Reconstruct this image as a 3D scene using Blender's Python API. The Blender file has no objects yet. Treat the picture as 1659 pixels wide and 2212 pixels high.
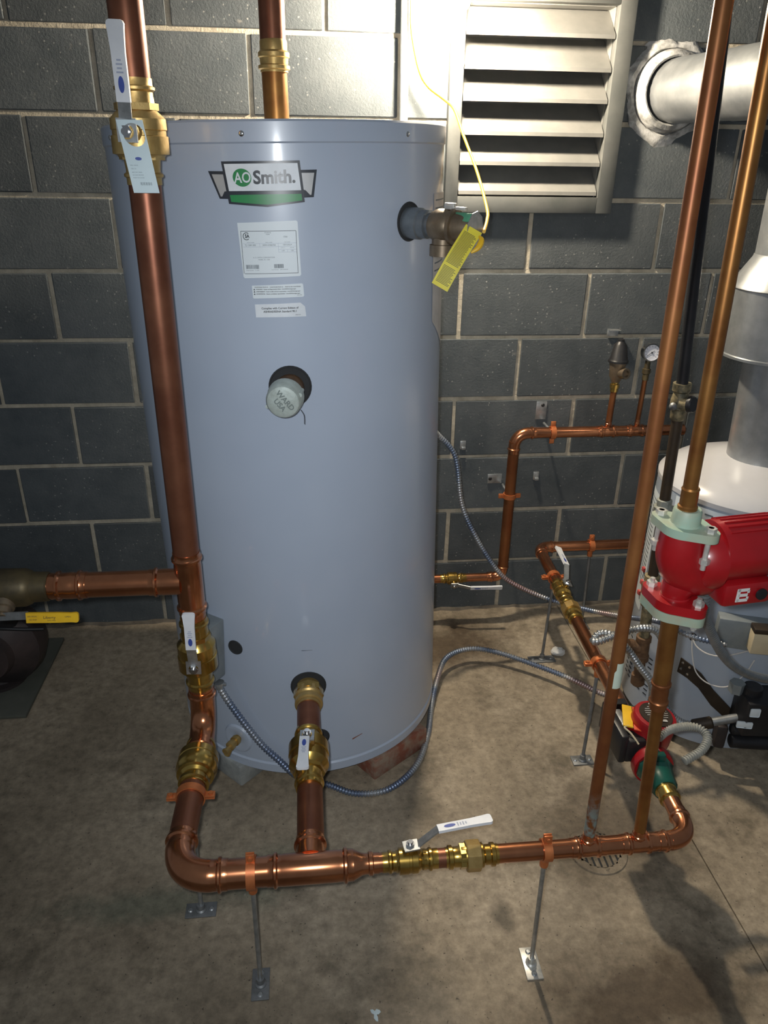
import bpy, bmesh, math, random
from mathutils import Vector, Matrix, Euler
random.seed(7)
sc = bpy.context.scene
COL = sc.collection
PI = math.pi

# ------------------------------------------------------------------ camera, world, lights, exposure
cam_d = bpy.data.cameras.new('camera')
cam = bpy.data.objects.new('camera', cam_d)
COL.objects.link(cam)
cam.location = (0.5319, -2.3580, 1.5272)
cam.rotation_euler = Euler((math.radians(64.7989), math.radians(-0.7983), math.radians(-5.8183)), 'XYZ')
cam_d.sensor_fit = 'VERTICAL'
cam_d.sensor_height = 36.0
cam_d.lens = 1621.07 * 36.0 / 2212.0
cam_d.clip_start = 0.05
sc.camera = cam

W = bpy.data.worlds.new('basement_air')
sc.world = W
W.use_nodes = True
W.node_tree.nodes['Background'].inputs[0].default_value = (0.80, 0.90, 1.0, 1)
W.node_tree.nodes['Background'].inputs[1].default_value = 0.13

BULB = (0.930, -0.195, 1.885)                            # bare lamp bulb; its glass is built with the lamp holder below
BULB_POWER = 76.0
fl_d = bpy.data.lights.new('phone_flash', 'SPOT')      # the phone's own flash, beside the lens, with a soft-edged cone
fl_d.energy = 52.0
fl_d.color = (0.93, 0.97, 1.0)
fl_d.shadow_soft_size = 0.014
fl_d.spot_size = math.radians(98)
fl_d.spot_blend = 1.0
fl_o = bpy.data.objects.new('phone_flash', fl_d)
fl_o.location = (0.505, -2.345, 1.545)
fl_o.rotation_euler = Euler((math.radians(63.5), 0, math.radians(-8.5)), 'XYZ')
COL.objects.link(fl_o)

sc.view_settings.view_transform = 'Standard'
sc.view_settings.look = 'None'
sc.view_settings.exposure = 0.0
sc.view_settings.gamma = 1.0
sc.view_settings.use_curve_mapping = False

# ------------------------------------------------------------------ materials
def newmat(name):
    m = bpy.data.materials.new(name)
    m.use_nodes = True
    nt = m.node_tree
    return m, nt, nt.nodes['Principled BSDF']
def N(nt, t, **k):
    n = nt.nodes.new(t)
    for a, b in k.items():
        if a in n.inputs.keys() if isinstance(a, str) else False: n.inputs[a].default_value = b
        else: setattr(n, a, b)
    return n
def c4(c): return (c[0], c[1], c[2], 1)
def ramp(nt, fac, stops):
    r = nt.nodes.new('ShaderNodeValToRGB')
    e = r.color_ramp.elements
    while len(e) < len(stops): e.new(0.5)
    for i, (p, c) in enumerate(stops):
        e[i].position = p
        e[i].color = c4(c) if not isinstance(c, (int, float)) else (c, c, c, 1)
    nt.links.new(fac, r.inputs[0])
    return r.outputs[0]
def noise(nt, scale, detail=4, rough=0.6, obj=True, vec=None):
    n = nt.nodes.new('ShaderNodeTexNoise')
    n.inputs['Scale'].default_value = scale
    n.inputs['Detail'].default_value = detail
    n.inputs['Roughness'].default_value = rough
    if vec is None:
        t = nt.nodes.new('ShaderNodeNewGeometry')
        vec = t.outputs['Position']
    nt.links.new(vec, n.inputs['Vector'])
    return n.outputs[0]
def mix(nt, fac, a, b, mode='MIX'):
    m = nt.nodes.new('ShaderNodeMix')
    m.data_type = 'RGBA'
    m.blend_type = mode
    if isinstance(fac, (int, float)): m.inputs[0].default_value = fac
    else: nt.links.new(fac, m.inputs[0])
    for i, x in ((6, a), (7, b)):
        if isinstance(x, tuple): m.inputs[i].default_value = c4(x)
        else: nt.links.new(x, m.inputs[i])
    return m.outputs[2]
def bump(nt, bs, h, strength, dist=0.002):
    b = nt.nodes.new('ShaderNodeBump')
    b.inputs['Strength'].default_value = strength
    b.inputs['Distance'].default_value = dist
    nt.links.new(h, b.inputs['Height'])
    nt.links.new(b.outputs[0], bs.inputs['Normal'])
def simple(name, c, metal=0.0, rough=0.5, c2=None, scale=20.0, lo=0.35, hi=0.7, bmp=0.0, bscale=200.0, coat=0.0, spec=0.5):
    m, nt, bs = newmat(name)
    bs.inputs['Metallic'].default_value = metal
    bs.inputs['Roughness'].default_value = rough
    bs.inputs['Coat Weight'].default_value = coat
    bs.inputs['Coat Roughness'].default_value = 0.14
    bs.inputs['Specular IOR Level'].default_value = spec
    if c2 is None:
        c2 = tuple(x * 0.85 for x in c)
    f = ramp(nt, noise(nt, scale), [(lo, c2), (hi, c)])
    nt.links.new(f, bs.inputs['Base Color'])
    if bmp:
        bump(nt, bs, noise(nt, bscale, 3), bmp)
    return m
M = {}
M['copper'] = simple('bright_copper', (0.66, 0.27, 0.125), 0.96, 0.22, (0.48, 0.175, 0.075), 14, coat=0.6)
M['copper_dull'] = simple('dulled_copper', (0.30, 0.125, 0.070), 0.72, 0.38, (0.19, 0.070, 0.040), 9)
M['copper_old'] = simple('aged_golden_copper', (0.40, 0.195, 0.055), 0.75, 0.38, (0.24, 0.095, 0.028), 11)
M['copper_red'] = simple('aged_red_copper', (0.36, 0.145, 0.055), 0.75, 0.38, (0.22, 0.075, 0.030), 8)
M['clamp'] = simple('copper_plated_clamp', (0.72, 0.24, 0.085), 0.55, 0.42, (0.55, 0.17, 0.06), 40)
M['brass'] = simple('bright_brass', (0.62, 0.42, 0.10), 0.95, 0.24, (0.42, 0.26, 0.055), 18, coat=0.6)
M['brass_cast'] = simple('cast_brass', (0.62, 0.44, 0.18), 0.75, 0.42, (0.46, 0.31, 0.11), 30, bmp=0.15)
M['brass_dark'] = simple('darkened_brass', (0.16, 0.12, 0.055), 0.6, 0.48, (0.075, 0.06, 0.035), 15)
M['bronze'] = simple('dark_bronze', (0.30, 0.235, 0.16), 0.7, 0.42, (0.19, 0.145, 0.10), 25)
M['steel'] = simple('galvanised_steel', (0.55, 0.57, 0.58), 0.8, 0.38, (0.36, 0.38, 0.39), 60)
M['steel_dull'] = simple('dull_galvanised_steel', (0.30, 0.31, 0.32), 0.6, 0.5, (0.20, 0.21, 0.21), 40)
M['zinc'] = simple('bright_zinc_plate', (0.72, 0.70, 0.64), 0.55, 0.38, (0.5, 0.5, 0.47), 70)
M['duct'] = simple('galvanised_duct', (0.52, 0.54, 0.55), 0.8, 0.34, (0.36, 0.38, 0.40), 16)
M['chrome'] = simple('chrome', (0.78, 0.78, 0.78), 1.0, 0.16)
def armour_mat():
    m, nt, bs = newmat('striped_armoured_cable')
    c = ramp(nt, noise(nt, 5.5, 1, 0.4), [(0.34, (0.42, 0.44, 0.46)), (0.46, (0.17, 0.215, 0.32)), (0.54, (0.20, 0.25, 0.34)), (0.60, (0.44, 0.45, 0.46)), (0.72, (0.36, 0.25, 0.25))])
    nt.links.new(c, bs.inputs['Base Color'])
    bs.inputs['Metallic'].default_value = 0.7
    bs.inputs['Roughness'].default_value = 0.4
    return m
M['armour'] = armour_mat()
M['armour_grey'] = simple('grey_armoured_cable', (0.36, 0.38, 0.39), 0.7, 0.4, (0.22, 0.24, 0.26), 12)
M['conduit_grey'] = simple('grey_liquidtight', (0.36, 0.36, 0.32), 0.0, 0.5, (0.27, 0.27, 0.24), 30)
M['white_grip'] = simple('white_vinyl', (0.80, 0.82, 0.85), 0, 0.4, (0.72, 0.74, 0.78), 30)
M['blue_print'] = simple('blue_print', (0.05, 0.09, 0.38), 0, 0.5)
M['faint_print'] = simple('faint_grey_print', (0.42, 0.46, 0.58), 0, 0.5)
M['tag_paper'] = simple('pale_blue_card', (0.62, 0.74, 0.78), 0, 0.6, (0.58, 0.70, 0.74), 30)
M['yellow'] = simple('yellow_vinyl', (0.85, 0.52, 0.02), 0, 0.45, (0.75, 0.44, 0.02), 30)
M['yellow_tag'] = simple('yellow_tag_plastic', (0.78, 0.68, 0.06), 0, 0.5, (0.70, 0.60, 0.05), 30)
M['yellow_wire'] = simple('yellow_wire', (0.72, 0.42, 0.015), 0, 0.45)
M['black'] = simple('black_plastic', (0.016, 0.016, 0.018), 0, 0.42)
M['ink'] = simple('black_ink', (0.03, 0.035, 0.045), 0, 0.5)
M['ink_soft'] = simple('grey_ink', (0.16, 0.19, 0.22), 0, 0.5)
M['dark_hole'] = simple('hole_shade', (0.03, 0.032, 0.034), 0, 0.9)  # darkness of an open hole, painted on flat discs
M['iron'] = simple('black_iron_pipe', (0.030, 0.030, 0.034), 0.3, 0.45, (0.018, 0.018, 0.02), 14)
M['iron_brown'] = simple('brown_iron_pipe', (0.060, 0.040, 0.022), 0.25, 0.55, (0.028, 0.020, 0.014), 14)
M['iron_rust'] = simple('rusted_fitting', (0.20, 0.11, 0.055), 0.2, 0.65, (0.08, 0.045, 0.025), 40, bmp=0.4)
M['iron_corroded'] = simple('corroded_bronze', (0.36, 0.29, 0.16), 0.3, 0.6, (0.08, 0.075, 0.05), 55, bmp=0.5, bscale=120)
M['grey_union'] = simple('grey_iron', (0.34, 0.36, 0.32), 0.2, 0.6, (0.22, 0.23, 0.20), 50)
M['cast_iron'] = simple('brown_cast_iron', (0.075, 0.052, 0.048), 0.1, 0.55, (0.030, 0.024, 0.024), 9)
M['green_old'] = simple('faded_green_iron', (0.30, 0.42, 0.33), 0.0, 0.5, (0.36, 0.34, 0.24), 16, 0.3, 0.6)
M['green'] = simple('green_enamel', (0.008, 0.085, 0.060), 0.0, 0.28, (0.006, 0.058, 0.042), 16, coat=0.3)
M['green_dark'] = simple('dark_green_iron', (0.02, 0.045, 0.03), 0.0, 0.45)
M['patina'] = simple('green_patina', (0.36, 0.50, 0.47), 0.1, 0.7, (0.20, 0.26, 0.22), 60)
M['red'] = simple('red_enamel', (0.36, 0.007, 0.011), 0.0, 0.36, (0.28, 0.006, 0.009), 14, coat=0.25)
M['red_dusty'] = simple('dusty_red_enamel', (0.60, 0.13, 0.11), 0.0, 0.6, (0.5, 0.06, 0.06), 30)
M['white_paint'] = simple('white_paint', (0.80, 0.79, 0.76), 0, 0.5)
M['beige'] = simple('beige_label', (0.62, 0.52, 0.34), 0, 0.6)
M['grey_box'] = simple('grey_steel_box', (0.30, 0.33, 0.34), 0.3, 0.5, (0.22, 0.25, 0.26), 14)
M['label'] = simple('white_sticker', (0.74, 0.81, 0.85), 0, 0.42, (0.71, 0.78, 0.82), 10)
M['label_white'] = simple('bright_white_sticker', (0.80, 0.85, 0.90), 0, 0.42)
M['label_dusty'] = simple('dusty_sticker', (0.66, 0.63, 0.60), 0, 0.6, (0.55, 0.53, 0.50), 25)
M['logo_green'] = simple('logo_green', (0.030, 0.27, 0.085), 0, 0.35)
M['logo_dark'] = simple('logo_dark_grey', (0.035, 0.042, 0.055), 0, 0.32)
M['logo_silver'] = simple('logo_silver', (0.52, 0.52, 0.50), 0.25, 0.4, (0.42, 0.43, 0.45), 18)
M['brick'] = simple('red_brick', (0.25, 0.085, 0.05), 0, 0.85, (0.30, 0.22, 0.16), 28, 0.35, 0.6, bmp=0.5, bscale=90)
M['foot_block'] = simple('grey_concrete_foot', (0.36, 0.37, 0.35), 0, 0.9, (0.24, 0.25, 0.24), 30, bmp=0.4, bscale=120)
M['cap_iron'] = simple('galvanised_cap', (0.50, 0.57, 0.54), 0.15, 0.55, (0.38, 0.43, 0.40), 60, bmp=0.3)
M['galv_dark'] = simple('dark_galvanised_nipple', (0.24, 0.27, 0.29), 0.6, 0.42, (0.17, 0.19, 0.21), 30)
M['cement'] = simple('white_furnace_cement', (0.50, 0.50, 0.49), 0, 0.85, (0.22, 0.22, 0.21), 34, 0.38, 0.62, bmp=0.9, bscale=60)
M['louver_frame'] = simple('shaded_louver_frame', (0.13, 0.132, 0.125), 0.25, 0.55, (0.095, 0.10, 0.095), 14)  # louver metal darkened: the frame's dimmer, grazing light is in the colour
M['louver'] = simple('galvanised_louver', (0.225, 0.22, 0.205), 0.30, 0.5, (0.175, 0.175, 0.165), 12)
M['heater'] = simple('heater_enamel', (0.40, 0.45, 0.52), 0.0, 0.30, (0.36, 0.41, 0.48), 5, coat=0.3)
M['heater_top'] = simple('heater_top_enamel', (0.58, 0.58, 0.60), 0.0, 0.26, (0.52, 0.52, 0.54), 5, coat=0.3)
M['grime'] = simple('damp_mortar', (0.20, 0.17, 0.13), 0, 0.85, (0.06, 0.05, 0.04), 9, bmp=0.6, bscale=60)
M['pad'] = simple('dark_pad', (0.11, 0.11, 0.09), 0, 0.85, (0.075, 0.08, 0.065), 10)
M['paper'] = simple('white_paper', (0.72, 0.72, 0.70), 0, 0.8)
M['glass_face'] = simple('gauge_face', (0.70, 0.72, 0.80), 0, 0.25)
M['cast_lettering_grey'] = simple('dark_cast_lettering', (0.20, 0.24, 0.23), 0.1, 0.6)  # letters in a darker grey than the cap
M['clear_green'] = simple('green_label', (0.10, 0.34, 0.20), 0, 0.35)
M['green_label_paper'] = simple('pale_green_label', (0.52, 0.60, 0.50), 0, 0.6)
M['foam'] = simple('grey_putty', (0.40, 0.48, 0.46), 0, 0.8)
M['orange'] = simple('orange_sticker', (0.70, 0.09, 0.03), 0, 0.5)

def tank_paint():
    m, nt, bs = newmat('tank_grey_enamel')
    f = ramp(nt, noise(nt, 3, 3), [(0.3, (0.405, 0.47, 0.58)), (0.75, (0.45, 0.515, 0.62))])
    nt.links.new(f, bs.inputs['Base Color'])
    bs.inputs['Roughness'].default_value = 0.34
    bs.inputs['Coat Weight'].default_value = 0.35
    bs.inputs['Coat Roughness'].default_value = 0.12
    bump(nt, bs, noise(nt, 900, 2), 0.06, 0.0005)
    return m
M['tank'] = tank_paint()

def block_mat():
    m, nt, bs = newmat('dark_concrete_block')
    oi = nt.nodes.new('ShaderNodeObjectInfo')
    base = ramp(nt, noise(nt, 7, 5, 0.65), [(0.28, (0.056, 0.068, 0.076)), (0.75, (0.112, 0.124, 0.130))])
    tone = ramp(nt, oi.outputs['Random'], [(0.0, 0.78), (1.0, 1.08)])
    c = mix(nt, 1.0, base, tone, 'MULTIPLY')
    v = nt.nodes.new('ShaderNodeTexVoronoi')
    v.inputs['Scale'].default_value = 58
    g = nt.nodes.new('ShaderNodeNewGeometry')
    nt.links.new(g.outputs['Position'], v.inputs['Vector'])
    sp = ramp(nt, v.outputs['Distance'], [(0.0, 1.0), (0.10, 1.0), (0.16, 0.0)])
    msk = ramp(nt, noise(nt, 3.1, 3), [(0.42, 0.0), (0.60, 0.65)])
    f2 = mix(nt, 1.0, sp, msk, 'MULTIPLY')
    sm = ramp(nt, noise(nt, 16, 4, 0.7), [(0.66, 0.0), (0.74, 0.45)])
    c = mix(nt, sm, c, (0.30, 0.28, 0.25))
    c = mix(nt, f2, c, (0.36, 0.36, 0.34))
    nt.links.new(c, bs.inputs['Base Color'])
    bs.inputs['Roughness'].default_value = 0.86
    bump(nt, bs, noise(nt, 130, 5, 0.7), 0.75, 0.003)
    return m
M['block'] = block_mat()
def mortar_mat():
    m, nt, bs = newmat('pale_mortar')
    c = ramp(nt, noise(nt, 18, 5, 0.7), [(0.3, (0.33, 0.29, 0.22)), (0.7, (0.58, 0.52, 0.41))])
    nt.links.new(c, bs.inputs['Base Color'])
    bs.inputs['Roughness'].default_value = 0.9
    bump(nt, bs, noise(nt, 90, 4, 0.7), 0.8, 0.004)
    return m
M['mortar'] = mortar_mat()
def floor_mat():
    m, nt, bs = newmat('stained_concrete_floor')
    c = ramp(nt, noise(nt, 2.2, 6, 0.62), [(0.30, (0.215, 0.172, 0.118)), (0.52, (0.37, 0.302, 0.215)), (0.75, (0.49, 0.41, 0.305))])
    st = ramp(nt, noise(nt, 4.6, 6, 0.68), [(0.52, 0.0), (0.68, 0.72)])
    c = mix(nt, st, c, (0.115, 0.092, 0.060))
    g = nt.nodes.new('ShaderNodeNewGeometry')
    for (cx, cy, rx, ry, col, amt) in ((1.02, -0.22, 0.26, 0.20, (0.085, 0.055, 0.030), 0.85), (1.22, -1.08, 0.32, 0.22, (0.13, 0.10, 0.065), 0.70), (0.80, -0.93, 0.07, 0.10, (0.10, 0.085, 0.06), 0.6), (1.17, -1.47, 0.34, 0.17, (0.095, 0.066, 0.040), 0.85), (1.34, -1.00, 0.26, 0.20, (0.13, 0.10, 0.07), 0.6), (0.16, -1.16, 0.36, 0.06, (0.14, 0.16, 0.115), 0.6), (0.42, -1.10, 0.14, 0.12, (0.16, 0.185, 0.13), 0.5), (0.72, -1.45, 0.12, 0.22, (0.15, 0.135, 0.11), 0.6), (0.35, -1.60, 0.5, 0.18, (0.22, 0.165, 0.10), 0.5), (0.93, -1.26, 0.035, 0.06, (0.06, 0.05, 0.035), 0.7)):
        mp = nt.nodes.new('ShaderNodeVectorMath'); mp.operation = 'SUBTRACT'; mp.inputs[1].default_value = (cx, cy, 0)
        nt.links.new(g.outputs['Position'], mp.inputs[0])
        ml = nt.nodes.new('ShaderNodeVectorMath'); ml.operation = 'MULTIPLY'; ml.inputs[1].default_value = (1 / rx, 1 / ry, 0)
        nt.links.new(mp.outputs[0], ml.inputs[0])
        ln = nt.nodes.new('ShaderNodeVectorMath'); ln.operation = 'LENGTH'
        nt.links.new(ml.outputs[0], ln.inputs[0])
        ad = nt.nodes.new('ShaderNodeMath'); ad.operation = 'MULTIPLY_ADD'; ad.inputs[1].default_value = 1.6
        nt.links.new(noise(nt, 9, 5, 0.65), ad.inputs[0]); nt.links.new(ln.outputs['Value'], ad.inputs[2])
        f_ = ramp(nt, ad.outputs[0], [(0.0, amt), (0.55, amt), (0.85, 0.0)])
        sc_ = nt.nodes.new('ShaderNodeMath'); sc_.operation = 'MULTIPLY'; sc_.inputs[1].default_value = 0.5
        nt.links.new(ad.outputs[0], sc_.inputs[0]); 
        nt.links.new(sc_.outputs[0], f_.node.inputs[0])
        c = mix(nt, f_, c, col)
    fine = ramp(nt, noise(nt, 42, 5, 0.72), [(0.30, 0.60), (0.68, 1.15)])
    c = mix(nt, 1.0, c, fine, 'MULTIPLY')
    sp = ramp(nt, noise(nt, 115, 2, 0.5), [(0.27, 0.75), (0.32, 0.0)])
    c = mix(nt, sp, c, (0.05, 0.042, 0.032))
    wh = ramp(nt, noise(nt, 30, 3, 0.6), [(0.72, 0.0), (0.77, 0.5)])
    c = mix(nt, wh, c, (0.42, 0.41, 0.38))
    nt.links.new(c, bs.inputs['Base Color'])
    r = ramp(nt, noise(nt, 5, 4), [(0.3, 0.62), (0.7, 0.85)])
    nt.links.new(r, bs.inputs['Roughness'])
    bump(nt, bs, noise(nt, 70, 5, 0.7), 0.35, 0.003)
    return m
M['floor'] = floor_mat()
def patina_pipe():
    m, nt, bs = newmat('copper_with_patina_foot')
    g = nt.nodes.new('ShaderNodeNewGeometry')
    s = nt.nodes.new('ShaderNodeSeparateXYZ')
    nt.links.new(g.outputs['Position'], s.inputs[0])
    c = ramp(nt, noise(nt, 9), [(0.35, (0.21, 0.070, 0.025)), (0.7, (0.34, 0.140, 0.045))])
    k = ramp(nt, s.outputs['Z'], [(0.40, 0.9), (0.47, 0.0)])
    n2 = ramp(nt, noise(nt, 38, 3), [(0.42, 0.0), (0.56, 1.0)])
    k2 = mix(nt, 1.0, k, n2, 'MULTIPLY')
    c = mix(nt, k2, c, (0.33, 0.46, 0.46))
    nt.links.new(c, bs.inputs['Base Color'])
    bs.inputs['Metallic'].default_value = 0.55
    bs.inputs['Roughness'].default_value = 0.42
    return m
M['riser_patina'] = patina_pipe()

# ------------------------------------------------------------------ object helpers
ORG = {}
def tag(o, label, cat, group=None, kind=None):
    if label: o['label'] = label
    if cat: o['category'] = cat
    if group: o['group'] = group
    if kind: o['kind'] = kind
    return o
def thing(name, label, cat, loc=(0, 0, 0), group=None, rot=None):
    o = bpy.data.objects.new(name, None)
    o.empty_display_size = 0.05
    COL.objects.link(o)
    o.location = loc
    if rot: o.rotation_euler = rot
    ORG[o.name] = Vector(loc)
    return tag(o, label, cat, group)
def V3(a): return Vector(a)
def basis(d, up=None):
    d = Vector(d).normalized()
    if up is None: up = Vector((0, 0, 1)) if abs(d.z) < 0.9 else Vector((1, 0, 0))
    up = Vector(up)
    x = up.cross(d)
    if x.length < 1e-6: x = Vector((1, 0, 0)).cross(d)
    x.normalize()
    y = d.cross(x)
    return x, y, d
class MB:
    def __init__(s): s.v, s.f = [], []
    def add(s, vs, fs):
        k = len(s.v)
        s.v += [tuple(v) for v in vs]
        s.f += [tuple(i + k for i in f) for f in fs]
        return s
    def lathe(s, A, d, prof, n=28, cap=True, ph=0.0, up=None):
        A = V3(A); x, y, d = basis(d, up)
        vs, fs = [], []
        for t, r in prof:
            for i in range(n):
                a = 2 * PI * i / n + ph
                vs.append(A + d * t + (x * math.cos(a) + y * math.sin(a)) * r)
        for k in range(len(prof) - 1):
            for i in range(n):
                j = (i + 1) % n
                fs.append((k * n + i, k * n + j, (k + 1) * n + j, (k + 1) * n + i))
        if cap:
            fs.append(tuple(range(n - 1, -1, -1)))
            fs.append(tuple(range((len(prof) - 1) * n, len(prof) * n)))
        return s.add(vs, fs)
    def rod(s, A, B, r, n=16, r2=None):
        A, B = V3(A), V3(B)
        return s.lathe(A, B - A, [(0, r), ((B - A).length, r if r2 is None else r2)], n)
    def sweep(s, path, r, n=14, cap=True):
        P = [V3(p) for p in path]
        T = []
        for i in range(len(P)):
            a = P[max(i - 1, 0)]; b = P[min(i + 1, len(P) - 1)]
            T.append((b - a).normalized())
        x, y, _ = basis(T[0])
        vs, fs = [], []
        for i, p in enumerate(P):
            t = T[i]
            x = (x - t * x.dot(t)).normalized()
            y = t.cross(x)
            rr = r[i] if isinstance(r, (list, tuple)) else r
            for k in range(n):
                a = 2 * PI * k / n
                vs.append(p + (x * math.cos(a) + y * math.sin(a)) * rr)
        for i in range(len(P) - 1):
            for k in range(n):
                j = (k + 1) % n
                fs.append((i * n + k, i * n + j, (i + 1) * n + j, (i + 1) * n + k))
        if cap:
            fs.append(tuple(range(n - 1, -1, -1)))
            fs.append(tuple(range((len(P) - 1) * n, len(P) * n)))
        return s.add(vs, fs)
    def box(s, c, size, ax=None, bev=0.0):
        c = V3(c)
        if ax is None: X, Y, Z = Vector((1, 0, 0)), Vector((0, 1, 0)), Vector((0, 0, 1))
        else: X, Y, Z = [Vector(a).normalized() for a in ax]
        hx, hy, hz = size[0] / 2, size[1] / 2, size[2] / 2
        if bev <= 0:
            vs = [c + X * (a * hx) + Y * (b * hy) + Z * (e * hz) for a in (-1, 1) for b in (-1, 1) for e in (-1, 1)]
            fs = [(0, 1, 3, 2), (4, 6, 7, 5), (0, 4, 5, 1), (2, 3, 7, 6), (0, 2, 6, 4), (1, 5, 7, 3)]
            return s.add(vs, fs)
        bm = bmesh.new()
        bmesh.ops.create_cube(bm, size=1.0)
        for v in bm.verts: v.co = Vector((v.co.x * 2 * hx, v.co.y * 2 * hy, v.co.z * 2 * hz))
        bmesh.ops.bevel(bm, geom=bm.edges[:], offset=bev, segments=2, affect='EDGES', profile=0.5)
        bm.verts.ensure_lookup_table()
        vs = [c + X * v.co.x + Y * v.co.y + Z * v.co.z for v in bm.verts]
        fs = [[v.index for v in f.verts] for f in bm.faces]
        bm.free()
        return s.add(vs, fs)
    def prism(s, poly, O, X, Y, h):
        """polygon (list of 2D) in plane O+X,Y, extruded h along X x Y"""
        O = V3(O); X = V3(X).normalized(); Y = V3(Y).normalized(); Z = X.cross(Y)
        n = len(poly)
        vs = [O + X * a + Y * b for a, b in poly] + [O + X * a + Y * b + Z * h for a, b in poly]
        fs = [tuple(range(n - 1, -1, -1)), tuple(range(n, 2 * n))]
        fs += [(i, (i + 1) % n, n + (i + 1) % n, n + i) for i in range(n)]
        return s.add(vs, fs)
    def ball(s, c, r, n=16, m=10, sc=(1, 1, 1)):
        c = V3(c)
        vs, fs = [], []
        for j in range(m + 1):
            ph = PI * j / m
            for i in range(n):
                a = 2 * PI * i / n
                vs.append(c + Vector((math.sin(ph) * math.cos(a) * sc[0], math.sin(ph) * math.sin(a) * sc[1], math.cos(ph) * sc[2])) * r)
        for j in range(m):
            for i in range(n):
                k = (i + 1) % n
                fs.append((j * n + i, (j + 1) * n + i, (j + 1) * n + k, j * n + k))
        return s.add(vs, fs)
    def build(s, name, mat, parent=None, loc=None, local=False, flat=False, ang=32):
        if parent is not None:
            org = ORG[parent.name]
        else:
            org = V3(loc) if loc is not None else Vector((0, 0, 0))
        me = bpy.data.meshes.new(name)
        vv = s.v if local else [tuple(Vector(v) - org) for v in s.v]
        me.from_pydata(vv, [], s.f)
        me.materials.append(M[mat] if isinstance(mat, str) else mat)
        bm = bmesh.new(); bm.from_mesh(me)
        bmesh.ops.remove_doubles(bm, verts=bm.verts, dist=1e-6)
        bmesh.ops.recalc_face_normals(bm, faces=bm.faces)
        bm.to_mesh(me); bm.free()
        if not flat:
            for p in me.polygons: p.use_smooth = True
            me.set_sharp_from_angle(angle=math.radians(ang))
        o = bpy.data.objects.new(name, me)
        COL.objects.link(o)
        if parent is not None: o.parent = parent
        else: o.location = org
        ORG[o.name] = org
        return o
def bez(pts, n=12):
    """Catmull-Rom through the points"""
    P = [V3(p) for p in pts]
    P = [P[0] * 2 - P[1]] + P + [P[-1] * 2 - P[-2]]
    out = []
    for i in range(1, len(P) - 2):
        a, b, c, d = P[i - 1], P[i], P[i + 1], P[i + 2]
        for k in range(n):
            t = k / n
            out.append(0.5 * ((2 * b) + (c - a) * t + (2 * a - 5 * b + 4 * c - d) * t * t + (3 * b - a - 3 * c + d) * t ** 3))
    out.append(P[-2])
    return out
def resample(path, step):
    out = [path[0]]; acc = 0.0
    for a, b in zip(path[:-1], path[1:]):
        L = (b - a).length
        if L < 1e-9: continue
        t = step - acc
        while t <= L:
            out.append(a + (b - a) * (t / L)); t += step
        acc = (acc + L) % step
    return out
def arc(corner, da, db, R, n=10):
    """path of a 90 degree bend: comes from corner+da*R, leaves to corner+db*R"""
    c, da, db = V3(corner), V3(da).normalized(), V3(db).normalized()
    ctr = c + da * R + db * R
    return [ctr - db * R * math.cos(k / n * PI / 2) - da * R * math.sin(k / n * PI / 2) for k in range(n + 1)]

# text as mesh data (built-in font)
def text_data(body, size, align='CENTER', bold=0.0):
    cu = bpy.data.curves.new('txt', 'FONT')
    cu.body = body
    cu.size = size
    cu.align_x = align
    cu.align_y = 'CENTER'
    cu.resolution_u = 3
    cu.offset = bold
    o = bpy.data.objects.new('txt', cu)
    COL.objects.link(o)
    bpy.context.view_layer.update()
    me = o.evaluated_get(bpy.context.evaluated_depsgraph_get()).to_mesh()
    vs = [(v.co.x, v.co.y) for v in me.vertices]
    fs = [tuple(p.vertices) for p in me.polygons]
    o.to_mesh_clear()
    bpy.data.objects.remove(o)
    bpy.data.curves.remove(cu)
    return vs, fs
def flat_text(mb, body, size, O, X, Y, align='CENTER', bold=0.0, squeeze=1.0):
    vs, fs = text_data(body, size, align, bold)
    O = V3(O); X = V3(X).normalized(); Y = V3(Y).normalized()
    return mb.add([O + X * (a * squeeze) + Y * b for a, b in vs], fs)

# ------------------------------------------------------------------ the setting: wall, floor
S = 0.2032
OPEN = (0.985, 1.405, 1.432, 1.925)                       # louver opening: x0 x1 z0 z1
U0, U1, V0 = -9, 17, -3
X0, X1, ZT = U0 * S, U1 * S, (9 - V0) * S
def minus(r, h):
    x0, x1, z0, z1 = r; a0, a1, b0, b1 = h
    if x1 <= a0 or x0 >= a1 or z1 <= b0 or z0 >= b1: return [r]
    out = []
    if x0 < a0: out.append((x0, a0, z0, z1))
    if x1 > a1: out.append((a1, x1, z0, z1))
    xa, xb = max(x0, a0), min(x1, a1)
    if z0 < b0: out.append((xa, xb, z0, b0))
    if z1 > b1: out.append((xa, xb, b1, z1))
    return out
mb = MB()
for (x0, x1, z0, z1) in minus((X0, X1, -0.02, ZT), OPEN):
    mb.box(((x0 + x1) / 2, 0.105, (z0 + z1) / 2), (x1 - x0, 0.20, z1 - z0))
wall = tag(mb.build('wall_back', 'mortar', None, (0, 0.105, 0), flat=True), 'dark concrete block wall with pale mortar joints', None, kind='structure')
block_cache = {}
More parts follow.
